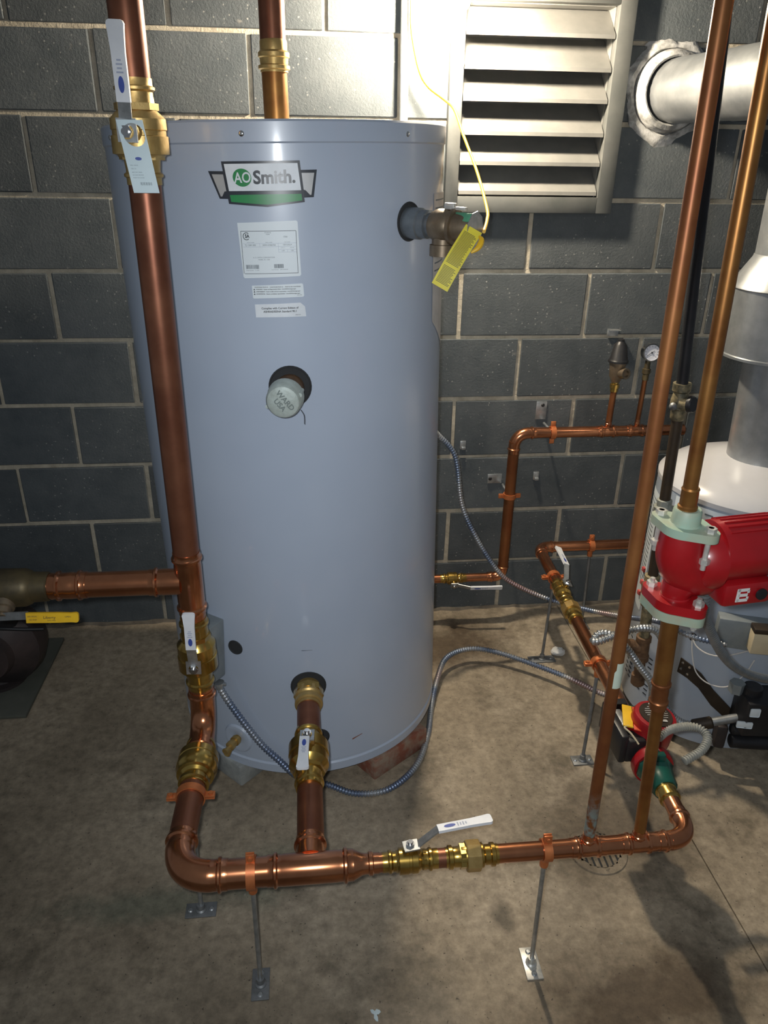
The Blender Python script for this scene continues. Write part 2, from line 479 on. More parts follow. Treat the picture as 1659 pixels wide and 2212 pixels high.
def block(x0, x1, z0, z1):
    w, h = round(x1 - x0, 4), round(z1 - z0, 4)
    if w < 0.012 or h < 0.012: return
    key = (w, h, random.randint(0, 2))
    if key not in block_cache:
        bm = bmesh.new()
        bmesh.ops.create_cube(bm, size=1.0)
        for v in bm.verts: v.co = Vector((v.co.x * w, v.co.y * 0.02, v.co.z * h))
        bmesh.ops.bevel(bm, geom=bm.edges[:], offset=0.0022, segments=1, affect='EDGES')
        for v in bm.verts:
            v.co.x += random.uniform(-0.0012, 0.0012); v.co.z += random.uniform(-0.0012, 0.0012)
        me = bpy.data.meshes.new('concrete_block')
        bm.to_mesh(me); bm.free()
        me.materials.append(M['block'])
        block_cache[key] = me
    o = bpy.data.objects.new('concrete_block', block_cache[key])
    COL.objects.link(o)
    o.parent = wall
    o.location = Vector(((x0 + x1) / 2, 0.0100 - random.uniform(0.0, 0.0015), (z0 + z1) / 2)) - wall.location
J = 0.0066
for v in range(V0, 9):
    z1, z0 = (9 - v) * S, (8 - v) * S
    u = U0 + ((U0 + v) % 2)
    if u > U0: u -= 2
    while u < U1:
        a, b = max(u, U0) * S + J, min(u + 2, U1) * S - J
        dz = random.uniform(-0.0015, 0.0015)
        for r in minus((a + random.uniform(-0.0015, 0.0015), b + random.uniform(-0.0015, 0.0015), z0 + J + dz, z1 - J + dz), OPEN): block(*r)
        u += 2
# floor in two slabs with an open joint between them
FY0, FY1 = -4.2, 0.004
mb = MB()
mb.box(((X0 + 1.4530) / 2, (FY0 + FY1) / 2, -0.05), (1.4530 - X0, FY1 - FY0, 0.10))
mb.box(((1.4562 + X1) / 2, (FY0 + FY1) / 2, -0.05), (X1 - 1.4562, FY1 - FY0, 0.10))
mb.box(((X0 + X1) / 2, (FY0 + FY1) / 2, -0.095), (X1 - X0, FY1 - FY0, 0.12))
floor = tag(mb.build('floor', 'floor', None, (0, 0, 0), flat=True), 'stained bare concrete floor', None, kind='structure')
# ragged mortar fillet where the wall meets the floor
mb = MB()
xs = [X0 + i * 0.035 for i in range(int((X1 - X0) / 0.035) + 1)]
vs, fs = [], []
for x in xs:
    h = 0.007 + random.uniform(-0.005, 0.006); w = 0.008 + random.uniform(-0.005, 0.010)
    vs += [(x, 0.0, h), (x, -w * 0.5, h * 0.55), (x, -w, 0.0)]
for i in range(len(xs) - 1):
    a = i * 3
    fs += [(a, a + 3, a + 4, a + 1), (a + 1, a + 4, a + 5, a + 2)]
mb.add(vs, fs)
tag(mb.build('trim_1', 'grime', None, (0, 0, 0)), 'ragged mortar fillet along the foot of the wall', None, kind='structure')

# ------------------------------------------------------------------ wall louver
lv = thing('wall_louver', 'galvanised metal wall louver with sloping slats under the bright light', 'louver', (1.195, 0.0, 1.387))
x0, x1, z0, z1 = 0.948, 1.452, 1.388, 1.955
ix0, ix1, iz0, iz1 = 0.985, 1.405, 1.432, 1.912
FD = 0.030
def fr(a0, a1, b0, b1, name='frame_rail'):
    m_ = MB(); m_.box(((a0 + a1) / 2, -FD / 2 + 0.0005, (b0 + b1) / 2), (a1 - a0, FD, b1 - b0), bev=0.0015)
    m_.build(name, 'louver_frame', lv)
fr(x0, ix0, z0, z1, 'frame_stile'); fr(ix1, x1, z0, z1, 'frame_stile'); fr(ix0, ix1, z0, iz0); fr(ix0, ix1, iz1, z1)
m_ = MB()
m_.box((ix0 + 0.001, 0.075, (iz0 + iz1) / 2), (0.002, 0.15, iz1 - iz0))
m_.box((ix1 - 0.001, 0.075, (iz0 + iz1) / 2), (0.002, 0.15, iz1 - iz0))
m_.box(((ix0 + ix1) / 2, 0.149, (iz0 + iz1) / 2), (ix1 - ix0, 0.003, iz1 - iz0))
m_.box(((ix0 + ix1) / 2, 0.075, iz1 - 0.001), (ix1 - ix0, 0.15, 0.002))
m_.build('casing', 'louver', lv, flat=True)
for i, zf in enumerate((1.833, 1.753, 1.676, 1.592, 1.515, 1.437)):
    m_ = MB()
    yf, yb, hh = -0.024, 0.062, 0.086
    zb = zf + hh
    if zb > iz1 - 0.004: yb = yf + (yb - yf) * (iz1 - 0.004 - zf) / hh; zb = iz1 - 0.004
    t = 0.002
    P = [(yf, zf), (yf + 0.001, zf + 0.010), (yb, zb), (yb + t, zb), (yf + 0.003, zf + 0.009), (yf + t, zf)]
    n = len(P)
    a, b = ix0 + 0.003, ix1 - 0.003
    vs = [(a, y, z) for y, z in P] + [(b, y, z) for y, z in P]
    fs = [tuple(range(n)), tuple(range(2 * n - 1, n - 1, -1))] + [(k, (k + 1) % n, n + (k + 1) % n, n + k) for k in range(n)]
    m_.add(vs, fs)
    m_.build('slat', 'louver', lv, flat=True)

# ------------------------------------------------------------------ storage tank
TR, TH = 0.367, 1.517
TLOC = (0.520, -0.496, 0.070)
TROT = (math.radians(-0.303), math.radians(-1.298), 0)
tank = thing('storage_tank', 'tall grey-blue cylindrical hot water storage tank against the block wall', 'tank', TLOC, rot=TROT)
TM = Matrix.Translation(TLOC) @ Euler(TROT, 'XYZ').to_matrix().to_4x4()
def tw(ang, z, dr=0.0):
    """point of the tank side in world space"""
    a = math.radians(ang)
    return TM @ Vector(((TR + dr) * math.cos(a), (TR + dr) * math.sin(a), z))
mb = MB()
mb.lathe((0, 0, 0), (0, 0, 1), [(0.0, TR - 0.004), (0.0, TR), (0.024, TR + 0.0005), (0.028, TR - 0.0035), (0.033, TR - 0.0035), (0.037, TR), (1.478, TR), (1.481, TR + 0.003), (TH - 0.004, TR + 0.003), (TH, TR - 0.001), (TH, 0.05)], 128)
mb.build('shell', 'tank', tank, local=True)
def tpt(ang, z, dr=0.0):
    a = math.radians(ang)
    return Vector(((TR + dr) * math.cos(a), (TR + dr) * math.sin(a), z))
def trad(ang):
    a = math.radians(ang)
    return Vector((math.cos(a), math.sin(a), 0))
def cyl_add(mb, vs, fs, a0, z0, dr, skew=0.0):
    """wrap flat (x,y) data on the tank, centred at angle a0, height z0"""
    return mb.add([tpt(a0 + math.degrees((x + skew * y) / TR), z0 + y, dr) for x, y in vs], fs)
def poly_strips(poly, step=0.008):
    """convex outline -> vertical strips so that it can be bent"""
    xs0 = sorted(set([p[0] for p in poly]))
    xs = []
    for a, b in zip(xs0[:-1], xs0[1:]):
        k = max(1, int((b - a) / step + 0.999))
        xs += [a + (b - a) * i / k for i in range(k)]
    xs.append(xs0[-1])
    def rng(x):
        ys = []
        n = len(poly)
        for i in range(n):
            (ax, ay), (bx, by) = poly[i], poly[(i + 1) % n]
            if abs(ax - bx) < 1e-9:
                if abs(ax - x) < 1e-7: ys += [ay, by]
            elif min(ax, bx) - 1e-9 <= x <= max(ax, bx) + 1e-9:
                ys.append(ay + (by - ay) * (x - ax) / (bx - ax))
        return min(ys), max(ys)
    vs, fs = [], []
    for x in xs:
        lo, hi = rng(x)
        vs += [(x, lo), (x, hi)]
    for i in range(len(xs) - 1):
        fs.append((2 * i, 2 * i + 2, 2 * i + 3, 2 * i + 1))
    return vs, fs
def sticker(name, mat, poly, a0, z0, dr, parent):
    m_ = MB()
    cyl_add(m_, *poly_strips(poly), a0, z0, dr)
    return m_.build(name, mat, parent, local=True)
def sticker_text(lines, mat, a0, z0, dr, parent, name='lettering'):
    m_ = MB()
    for body, size, x, y, al, bold in lines:
        vs, fs = text_data(body, size, al, bold)
        cyl_add(m_, [(a + x, b + y) for a, b in vs], fs, a0, z0, dr)
    return m_.build(name, mat, parent, local=True, flat=True)
# badge: local metres around angle -93.4, z 1.413
BA, BZ = -93.3, 1.4135
def bx(px, py):  # badge drawing units (zoomed photo units) -> metres
    u = (px - 830) / 1659 * 260 - 0
    return ((px - 845) * 0.0001358, -(py - 395 + (px - 845) * 0.043) * 0.000124)
badge = MB()
for poly in ([(285, 128), (1332, 78), (1374, 640), (868, 722), (345, 697)],
             [(90, 262), (320, 256), (345, 630), (222, 632)],
             [(1330, 206), (1558, 193), (1500, 570), (1340, 582)]):
    cyl_add(badge, *poly_strips([bx(*p) for p in poly]), BA, BZ, 0.0010)
badge_o = badge.build('badge', 'logo_dark', tank, local=True)
badge_o['label'] = 'winged maker badge with white panel and green chevron'
def bpart(name, mat, poly, dr=0.0014):
    m_ = MB()
    cyl_add(m_, *poly_strips([bx(*p) for p in poly]), BA, BZ, dr)
    return m_.build(name, mat, badge_o, local=True)
bpart('white_panel', 'label_white', [(322, 160), (1300, 115), (1332, 478), (362, 522)])
bpart('green_chevron', 'logo_green', [(370, 575), (868, 548), (1334, 528), (1340, 618), (868, 690), (380, 668)])
bpart('wing', 'logo_silver', [(140, 303), (300, 300), (325, 525), (298, 530), (262, 598), (240, 600)])
bpart('wing', 'logo_silver', [(1348, 245), (1520, 238), (1468, 538), (1450, 540), (1392, 478), (1366, 470)])
m_ = MB()
cx, cy = 555, 334
cyl_add(m_, *poly_strips([bx(cx + 125 * math.cos(a * PI / 20), cy + 121 * math.sin(a * PI / 20)) for a in range(40)], 0.002), BA, BZ, 0.0018)
m_.build('green_disc', 'logo_green', badge_o, local=True)
def btext(body, px, py, size, mat, dr, bold, sq=1.0, name='lettering'):
    m_ = MB()
    vs, fs = text_data(body, size, 'CENTER', bold)
    ox, oy = bx(px, py)
    cyl_add(m_, [(a * sq + ox, b + oy + a * 0.02) for a, b in vs], fs, BA, BZ, dr)
    m_.build(name, mat, badge_o, local=True, flat=True)
btext('AO', 563, 340, 0.0245, 'label_white', 0.0022, 0.0004, 0.84)
btext('Smith.', 984, 318, 0.0305, 'logo_dark', 0.0020, 0.0010, 1.0)
# rating plate
RA, RZ = -93.0, 1.2985
rp = sticker('rating_label', 'label', [(-0.0575, 0.0475), (0.0520, 0.0505), (0.0545, 0.0480), (0.0560, -0.0465), (0.0535, -0.0490), (-0.0515, -0.0515), (-0.0540, -0.0490)], RA, RZ, 0.0010, tank)
rp['label'] = 'large white rating label with barcodes'
def lines_on(parent, segs, mat, a0, z0, dr, name):
    m_ = MB()
    for (xa, ya, xb, yb) in segs:
        cyl_add(m_, *poly_strips([(xa, ya), (xb, ya), (xb, yb), (xa, yb)]), a0, z0, dr)
    return m_.build(name, mat, parent, local=True, flat=True)
lines_on(rp, [(-0.0525, 0.0325, 0.0500, 0.0333), (-0.0505, -0.0435, 0.0510, -0.0427), (-0.0525, -0.0430, -0.0517, 0.0330), (0.0500, -0.0430, 0.0508, 0.0330)], 'ink', RA, RZ, 0.0014, 'border')
lines_on(rp, [(-0.050, 0.0110, 0.0500, 0.0114), (-0.050, 0.0050, 0.0500, 0.0054), (0.016, -0.0005, 0.0500, -0.0001), (0.016, -0.0050, 0.0500, -0.0046), (-0.0185, 0.005, -0.0181, 0.011), (0.016, -0.005, 0.0164, 0.011), (0.033, -0.005, 0.0334, -0.0001)], 'faint_print', RA, RZ, 0.0014, 'ruling')
bars = []
x = -0.0475
while x < -0.023:
    w = random.choice((0.0003, 0.0005, 0.0008)); bars.append((x, -0.0345, x + w, -0.0270)); x += w + random.choice((0.0003, 0.0005))
x = 0.006
while x < 0.0225:
    w = random.choice((0.0004, 0.0008, 0.0014)); bars.append((x, -0.0335, x + w, -0.0262)); x += w + random.choice((0.0003, 0.0006))
lines_on(rp, [b for b in bars if b[0] < 0], 'ink_soft', RA, RZ, 0.0014, 'barcode')['kind'] = 'stuff'
lines_on(rp, [b for b in bars if b[0] > 0], 'ink_soft', RA, RZ, 0.0014, 'barcode')['kind'] = 'stuff'
m_ = MB()
ringp = []
for k in range(25):
    a = math.radians(50 + 260 * k / 24)
    ringp.append((math.cos(a), math.sin(a)))
vs = [(-0.0420 + 0.0068 * c, 0.0240 + 0.0068 * s_) for c, s_ in ringp] + [(-0.0420 + 0.0056 * c, 0.0240 + 0.0056 * s_) for c, s_ in ringp]
cyl_add(m_, vs, [(i, i + 1, 26 + i, 25 + i) for i in range(24)], RA, RZ, 0.0014)
vs, fs = text_data('SA', 0.0085, 'CENTER', 0.0003)
cyl_add(m_, [(a * 0.85 - 0.0408, b + 0.0240) for a, b in vs], fs, RA, RZ, 0.0014)
m_.build('certification_mark', 'ink', rp, local=True, flat=True)
sticker_text([('STORAGE', 0.0028, -0.002, 0.0300, 'CENTER', 0), ('TANK', 0.0028, -0.002, 0.0270, 'CENTER', 0), ('150#', 0.0040, 0.030, 0.0225, 'CENTER', 0),
              ('MODEL NUMBER', 0.0018, -0.035, 0.0128, 'CENTER', 0), ('SERIAL NUMBER', 0.0018, -0.001, 0.0128, 'CENTER', 0), ('ITEM NUMBER', 0.0018, 0.033, 0.0130, 'CENTER', 0),
              ('TJ 120M 000', 0.0040, -0.036, 0.0080, 'CENTER', 0), ('2009142980784', 0.0038, -0.001, 0.0080, 'CENTER', 0), ('100120024', 0.0038, 0.033, 0.0082, 'CENTER', 0),
              ('CAPACITY', 0.0017, 0.0245, 0.0028, 'CENTER', 0), ('PRESSURE', 0.0017, 0.0415, 0.0028, 'CENTER', 0), ('119', 0.0036, 0.0245, -0.0024, 'CENTER', 0), ('150', 0.0036, 0.0415, -0.0024, 'CENTER', 0),
              ('A. O. SMITH CORPORATION', 0.0032, -0.012, -0.0140, 'CENTER', 0), ('McBEE, SC, USA', 0.0032, -0.012, -0.0178, 'CENTER', 0),
              ('Model Number    TJ 120M', 0.0023, -0.0350, -0.0372, 'CENTER', 0), ('Serial Number    2009142980784', 0.0023, 0.0160, -0.0362, 'CENTER', 0)], 'ink_soft', RA, RZ, 0.0014, rp)
# warning sticker
WA, WZ = -91.5, 1.2227
ws = sticker('warning_label', 'label', [(-0.0490, 0.0105), (0.0470, 0.0130), (0.0490, 0.0110), (0.0500, -0.0100), (0.0480, -0.0120), (-0.0470, -0.0135), (-0.0485, -0.0115)], WA, WZ, 0.0010, tank)
ws['label'] = 'narrow white warning label with three small triangles'
sticker_text([('CALIFORNIA PROP 65  -  CALIFORNIE PROP 65  -  PROP 65 DE CALIFORNIA', 0.00265, 0.0, 0.0075, 'CENTER', 0.00005),
              ('WARNING:  Cancer and Reproductive Harm - www.P65Warnings.ca.gov', 0.00255, -0.0415, 0.0035, 'LEFT', 0.00008),
              ('AVERTISSEMENT:  Cancer et effet nocif sur la reproduction - www.P65Warnings.ca.gov', 0.00235, -0.0415, -0.0008, 'LEFT', 0.00008),
              ('ADVERTENCIA:  Cáncer y problemas reproductivos - www.P65Warnings.ca.gov', 0.00255, -0.0415, -0.0051, 'LEFT', 0.00008),
              ('100307655', 0.0022, 0.041, -0.0085, 'CENTER', 0)], 'ink', WA, WZ, 0.0014, ws)
m_ = MB()
for y in (0.0035, -0.0008, -0.0051):
    cyl_add(m_, [(-0.0465, y - 0.0013), (-0.0430, y - 0.0013), (-0.04475, y + 0.0018)], [(0, 1, 2)], WA, WZ, 0.0014)
m_.build('warning_triangles', 'ink', ws, local=True, flat=True)
# compliance sticker with a clipped corner
CA, CZ = -91.2, 1.1862
cs = sticker('compliance_label', 'label_white', [(-0.0480, 0.0118), (0.0400, 0.0135), (0.0485, 0.0060), (0.0500, -0.0130), (-0.0475, -0.0128)], CA, CZ, 0.0010, tank)
cs['label'] = 'white label with a clipped corner and two lines of type'
sticker_text([('Complies with Current Edition of', 0.0052, 0.000, 0.0042, 'CENTER', 0.00012), ('ASHRAE/IESNA Standard 90.1', 0.0052, 0.000, -0.0022, 'CENTER', 0.00012), ('100267254', 0.0024, 0.034, -0.0092, 'CENTER', 0)], 'ink', CA, CZ, 0.0014, cs)
# side label near the right-hand edge, foot corner curling
sl = sticker('side_label', 'label_dusty', [(-0.085, 0.30), (0.09, 0.30), (0.09, -0.045), (0.03, -0.045), (-0.085, 0.035)], -15.5, 1.085, 0.0012, tank)
sl['label'] = 'long dusty label wrapped round the right side'
lines_on(sl, [(-0.075, 0.285 - 0.016 * k, 0.03 + 0.02 * ((k * 7) % 3), 0.288 - 0.016 * k) for k in range(11)], 'ink_soft', -15.5, 1.085, 0.0016, 'print_lines')
# scuffs
for (a, z, w_, h_, mt, k_) in ((-71.3, 0.0935, 0.028, 0.0045, 'brick', 0.30), (-89.6, 0.386, 0.026, 0.0012, 'ink', -0.03), (-85.2, 0.115, 0.014, 0.0014, 'ink_soft', 0.1)):
    m_ = MB(); cyl_add(m_, [(-w_ / 2, -h_ / 2 - k_ * w_ / 2), (w_ / 2, -h_ * 0.2 + k_ * w_ / 2), (w_ / 2, h_ * 0.2 + k_ * w_ / 2), (-w_ / 2, h_ / 2 - k_ * w_ / 2)], [(0, 1, 2, 3)], a, z, 0.0006)
    m_.build('scuff_mark', mt, tank, local=True)
# rim screws
for a in (-98.6, -46.5, 5.5, -150.7):
    m_ = MB(); p = tpt(a, 1.494, 0.002)
    m_.lathe(p, trad(a), [(0, 0.0050), (0.0012, 0.0050), (0.0024, 0.0032), (0.0026, 0.0014)], 12)
    m_.build('rim_screw', 'chrome', tank, local=True)
# port holes: flat disc painted with the hole's darkness, with thin lip
def port(ang, z, r):
    m_ = MB()
    n = 32
    vs, fs = [], []
    for k, (rr, dr) in enumerate(((r + 0.002, 0.0), (r + 0.001, 0.0022), (r - 0.001, 0.0022), (r - 0.002, 0.0004), (0.004, 0.0004))):
        for i in range(n):
            a = 2 * PI * i / n
            vs.append(tpt(ang + math.degrees(rr * math.cos(a) / TR), z + rr * math.sin(a), dr))
    for k in range(4):
        for i in range(n):
            j = (i + 1) % n
            fs.append((k * n + i, k * n + j, (k + 1) * n + j, (k + 1) * n + i))
    fs.append(tuple(range(4 * n, 5 * n)))
    m_.add(vs, fs)
    return m_.build('port_opening', 'dark_hole', tank, local=True)
port(-89.6, 1.0330, 0.0420); port(-89.9, 0.2790, 0.0420); port(-86.8, 0.1171, 0.0240); port(-45.0, 1.3360, 0.0360); port(-117.8, 0.379, 0.0180)
# capped nipple in the middle
cp = MB(); d = trad(-89.6) + Vector((-0.16, 0, -0.05)); d.normalize(); A = tpt(-89.6, 1.031, -0.004)
cp.lathe(A, d, [(0, 0.0290), (0.060, 0.0290)], 28)
cp_o = cp.build('capped_nipple', 'iron_rust', tank, local=True)
m_ = MB()
m_.lathe(A + d * 0.050, d, [(0, 0.0345), (0.003, 0.0365), (0.010, 0.0365), (0.014, 0.0350), (0.034, 0.0345), (0.040, 0.0310), (0.0425, 0.0260), (0.0425, 0.002)], 32)
for a in (200, 20):
    x_, y_, _ = basis(d)
    q = A + d * 0.062 + (x_ * math.cos(math.radians(a)) + y_ * math.sin(math.radians(a))) * 0.0345
    m_.rod(q - d * 0.010, q + d * 0.020, 0.0045, 10)
cap_o = m_.build('pipe_cap', 'cap_iron', cp_o, local=True)
m_ = MB()
e1 = Vector((0.62, 0, -0.78)); e1 = (e1 - d * e1.dot(d)).normalized(); e2 = d.cross(e1)
if e2.z < 0: e2 = -e2
flat_text(m_, 'WARD', 0.0150, A + d * 0.0930 + e2 * 0.0065 , e1, e2, bold=0.0004)
flat_text(m_, 'USA', 0.0150, A + d * 0.0930 - e2 * 0.0080, e1, e2, bold=0.0004)
m_.build('cast_lettering', 'cast_lettering_grey', cap_o, local=True, flat=True)
m_ = MB()
hp = A + d * 0.07 + Vector((0.030, -0.004, -0.022))
m_.sweep(bez([hp, hp + Vector((0.006, 0, -0.012)), hp + Vector((0.006, 0, -0.030))], 5), 0.0007, 6)
m_.build('loose_strand', 'ink', cp_o, local=True)
# drain dish + drain cock
m_ = MB()
DA, DZ = -121.5, 0.088
n = 28; vs, fs = [], []
for rr, dr in ((0.042, 0.0004), (0.038, 0.0050), (0.031, 0.0065), (0.012, 0.0010)):
    for i in range(n):
        a = 2 * PI * i / n
        vs.append(tpt(DA + math.degrees(rr * math.cos(a) / TR), DZ + rr * 1.05 * math.sin(a), dr))
for k in range(3):
    for i in range(n):
        j = (i + 1) % n
        fs.append((k * n + i, k * n + j, (k + 1) * n + j, (k + 1) * n + i))
m_.add(vs, fs)
m_.build('drain_dish', 'tank', tank, local=True)
m_ = MB(); A2 = tpt(DA, DZ, 0.0); r2 = trad(DA)
m_.lathe(A2, r2, [(0, 0.0105), (0.006, 0.0105), (0.006, 0.0135), (0.016, 0.0135), (0.016, 0.0100), (0.024, 0.0100), (0.026, 0.0125), (0.036, 0.0125), (0.038, 0.0060), (0.052, 0.0060), (0.053, 0.0085), (0.057, 0.0085)], 14)
m_.rod(A2 + r2 * 0.030, A2 + r2 * 0.036 + Vector((-0.010, 0, -0.026)), 0.0085, 12)
m_.build('drain_cock', 'brass_cast', tank, local=True)
# supports under the tank
bx_ = thing('support_brick', 'broken red brick wedged under the right of the tank', 'brick', (0.74, -0.775, 0))
m_ = MB(); ax = (Vector((0.80, 0.60, 0)), Vector((-0.60, 0.80, 0)), Vector((0, 0, 1)))
m_.box((0.735, -0.735, 0.033), (0.20, 0.095, 0.066), ax, 0.004); m_.build('brick_body', 'brick', bx_)
m_ = MB(); ax2 = (Vector((0.70, -0.71, 0)), Vector((0.71, 0.70, 0)), Vector((0, 0, 1)))
m_.box((0.327, -0.752, 0.034), (0.105, 0.105, 0.068), ax2, 0.006)
tag(m_.build('support_block', 'foot_block', None, (0.327, -0.752, 0)), 'grey concrete block under the left front of the tank', 'block')
m_ = MB(); m_.box((0.52, -0.24, 0.034), (0.22, 0.10, 0.066), None, 0.004)
tag(m_.build('support_brick', 'brick', None, (0.52, -0.24, 0)), 'brick under the back of the tank beside the wall', 'brick')

# ------------------------------------------------------------------ plumbing builders
def prof_press(r, L, end=0.030):
    """half profile from the middle (t=0) out to t=L of a press fitting end"""
    return [(L - end, r * 1.055), (L - end + 0.003, r * 1.035), (L - 0.0195, r * 1.035), (L - 0.0180, r * 1.10), (L - 0.0165, r * 1.15 + 0.0008), (L - 0.0125, r * 1.15 + 0.0008), (L - 0.0110, r * 1.08), (L - 0.0095, r * 1.055), (L, r * 1.055), (L, r * 0.98)]
def full_prof(r, L0, L1):
    """along an axis from -L0 to +L1"""
    a = [(-t, q) for t, q in reversed(prof_press(r, L0))]
    return a + prof_press(r, L1)
def pipe(name, A, B, r, mat, label, group=None, n=32):
    m_ = MB(); m_.rod(A, B, r, n)
    return tag(m_.build(name, mat, None, A), label, 'pipe', group)
def tee(P, d, L0, L1, b, Lb, r, rb, mat, label, name='copper_tee'):
    m_ = MB(); P = V3(P)
    m_.lathe(P, d, full_prof(r, L0, L1), 32)
    m_.lathe(P, b, [(r * 0.6, rb * 1.055)] + prof_press(rb, Lb), 28)
    return tag(m_.build(name, mat, None, P), label, 'pipe fitting')
def elbow(c, da, db, R, r, mat, label, ext=0.034, name='copper_elbow'):
    """da, db point away from the corner along the two legs"""
    m_ = MB(); c = V3(c); da = V3(da).normalized(); db = V3(db).normalized()
    ca = c + da * R; 
    # general angle bend by quadratic sampling of an arc
    path = []
    for k in range(15):
        t = k / 14
        p = (1 - t) ** 2 * (c + da * R) + 2 * t * (1 - t) * (c + (da + db) * 0.10 * R) + t * t * (c + db * R)
        path.append(p)
    path = [c + da * (R + 0.004)] + path + [c + db * (R + 0.004)]
    m_.sweep(path, r * 1.055, 28)
    for q in (da, db):
        m_.lathe(c + q * (R - 0.001), q, [(0, r * 1.055)] + [(t, x) for t, x in prof_press(r, ext + 0.0, min(0.030, ext))], 28)
    return tag(m_.build(name, mat, None, c), label, 'pipe fitting')
def grip(root, A, B, w, th, up, blue=True, taper=1.25, mat='white_grip', name='grip'):
    """flat vinyl sleeve from A to B, slightly flared end, with printed oval"""
    A, B = V3(A), V3(B); L = (B - A).length
    y = (B - A).normalized(); z = V3(up); z = (z - y * z.dot(y)).normalized(); x = y.cross(z)
    h = w / 2
    poly = [(-h, 0), (h, 0), (h, L * 0.62), (h * taper * 0.92, L * 0.86), (h * taper, L * 0.95), (h * taper * 0.88, L * 0.985), (h * taper * 0.6, L), (-h * taper * 0.6, L), (-h * taper * 0.88, L * 0.985), (-h * taper, L * 0.95), (-h * taper * 0.92, L * 0.86), (-h, L * 0.62)]
    m_ = MB(); m_.prism(poly, A - z * th / 2, x, y, th)
    bm = None
    g = m_.build(name, mat, root, ang=50)
    if blue:
        m2 = MB(); n = 20
        c = A + y * L * 0.22 + z * (th / 2 + 0.0006)
        m2.prism([(h * 0.42 * math.cos(2 * PI * i / n), L * 0.105 * math.sin(2 * PI * i / n)) for i in range(n)], c, x, y, 0.0003)
        m2.build('printed_oval', 'blue_print', g)
        m3 = MB()
        for k in range(4):
            m3.box(A + y * L * (0.37 + 0.05 * k) + z * (th / 2 + 0.0006), (w * (0.5, 0.35, 0.45, 0.3)[k], L * 0.022, 0.0003), (x, y, z))
        m3.build('printed_lines', 'faint_print', g)
    return g
def ball_valve(P, d, L, r, rb, hd, lever, label, sz=1.0, mat='brass', post=None, group=None, tagcard=False):
    """P centre, d axis, L half length, r pipe radius, rb body radius, hd direction of the stem, lever = (root point offset along the axis sign, grip start, grip end)"""
    P, d, hd = V3(P), V3(d).normalized(), V3(hd).normalized()
    root = thing('ball_valve', label, 'valve', P, group)
    m_ = MB()
    core = 0.42 * L
    prof = [(-t, q) for t, q in reversed(prof_press(r, L, 0.028))]
    prof += [(-core * 1.12, r * 1.10), (-core * 1.12, rb * 0.80), (-core * 1.0, rb * 0.86), (-core * 0.96, rb), (-core * 0.15, rb), (-core * 0.12, rb * 0.94), (core * 0.10, rb * 0.94), (core * 0.14, rb * 0.98), (core * 0.62, rb * 0.97), (core * 0.95, rb * 0.72), (core * 1.1, r * 1.10)]
    prof += prof_press(r, L, 0.028)
    m_.lathe(P, d, prof, 36)
    m_.build('body', mat, root)
    m_ = MB()
    m_.lathe(P + d * core * 1.0, d, [(0, rb * 0.78), (0.010 * sz, rb * 0.78)], 8)
    m_.build('hex_collar', mat, root)
    m_ = MB()
    m_.lathe(P - d * core * 1.22, d, [(0, rb * 0.82), (0.008 * sz, rb * 0.82)], 8)
    m_.build('hex_collar', mat, root)
    m_ = MB()
    m_.lathe(P + hd * rb * 0.85, hd, [(0, rb * 0.36), (rb * 0.45, rb * 0.36), (rb * 0.45, rb * 0.24), (rb * 0.62, rb * 0.24)], 18)
    m_.build('stem_boss', mat, root)
    gs, ge, off = lever
    ax = (V3(ge) - V3(gs)).normalized()
    piv = P + hd * (rb * 1.42)
    h = MB()
    w = 0.020 * sz
    z = hd; x = ax.cross(z).normalized()
    gs = V3(gs)
    # stepped steel strap from pivot to the grip
    a0 = piv - ax * 0.014 * sz; a1 = piv + ax * 0.018 * sz
    def strap(p, q, wd):
        p, q = V3(p), V3(q); y = (q - p).normalized(); zz = (z - y * z.dot(y)).normalized(); xx = y.cross(zz)
        h.box((p + q) / 2, (wd, (q - p).length + 0.002, 0.003), (xx, y, zz))
    strap(a0, a1, w * 1.55)
    strap(a1, gs, w)
    ho = h.build('lever', 'steel', root)
    m_ = MB()
    m_.lathe(piv + hd * 0.001, hd, [(0, 0.0098 * sz), (0.007 * sz, 0.0098 * sz)], 6)
    m_.lathe(piv + hd * 0.001, hd, [(0.007 * sz, 0.0058 * sz), (0.012 * sz, 0.0058 * sz)], 14)
    m_.build('stem_nut', 'chrome', ho)
    grip(root, gs, ge, w * 1.05, 0.006, hd)
    return root, piv
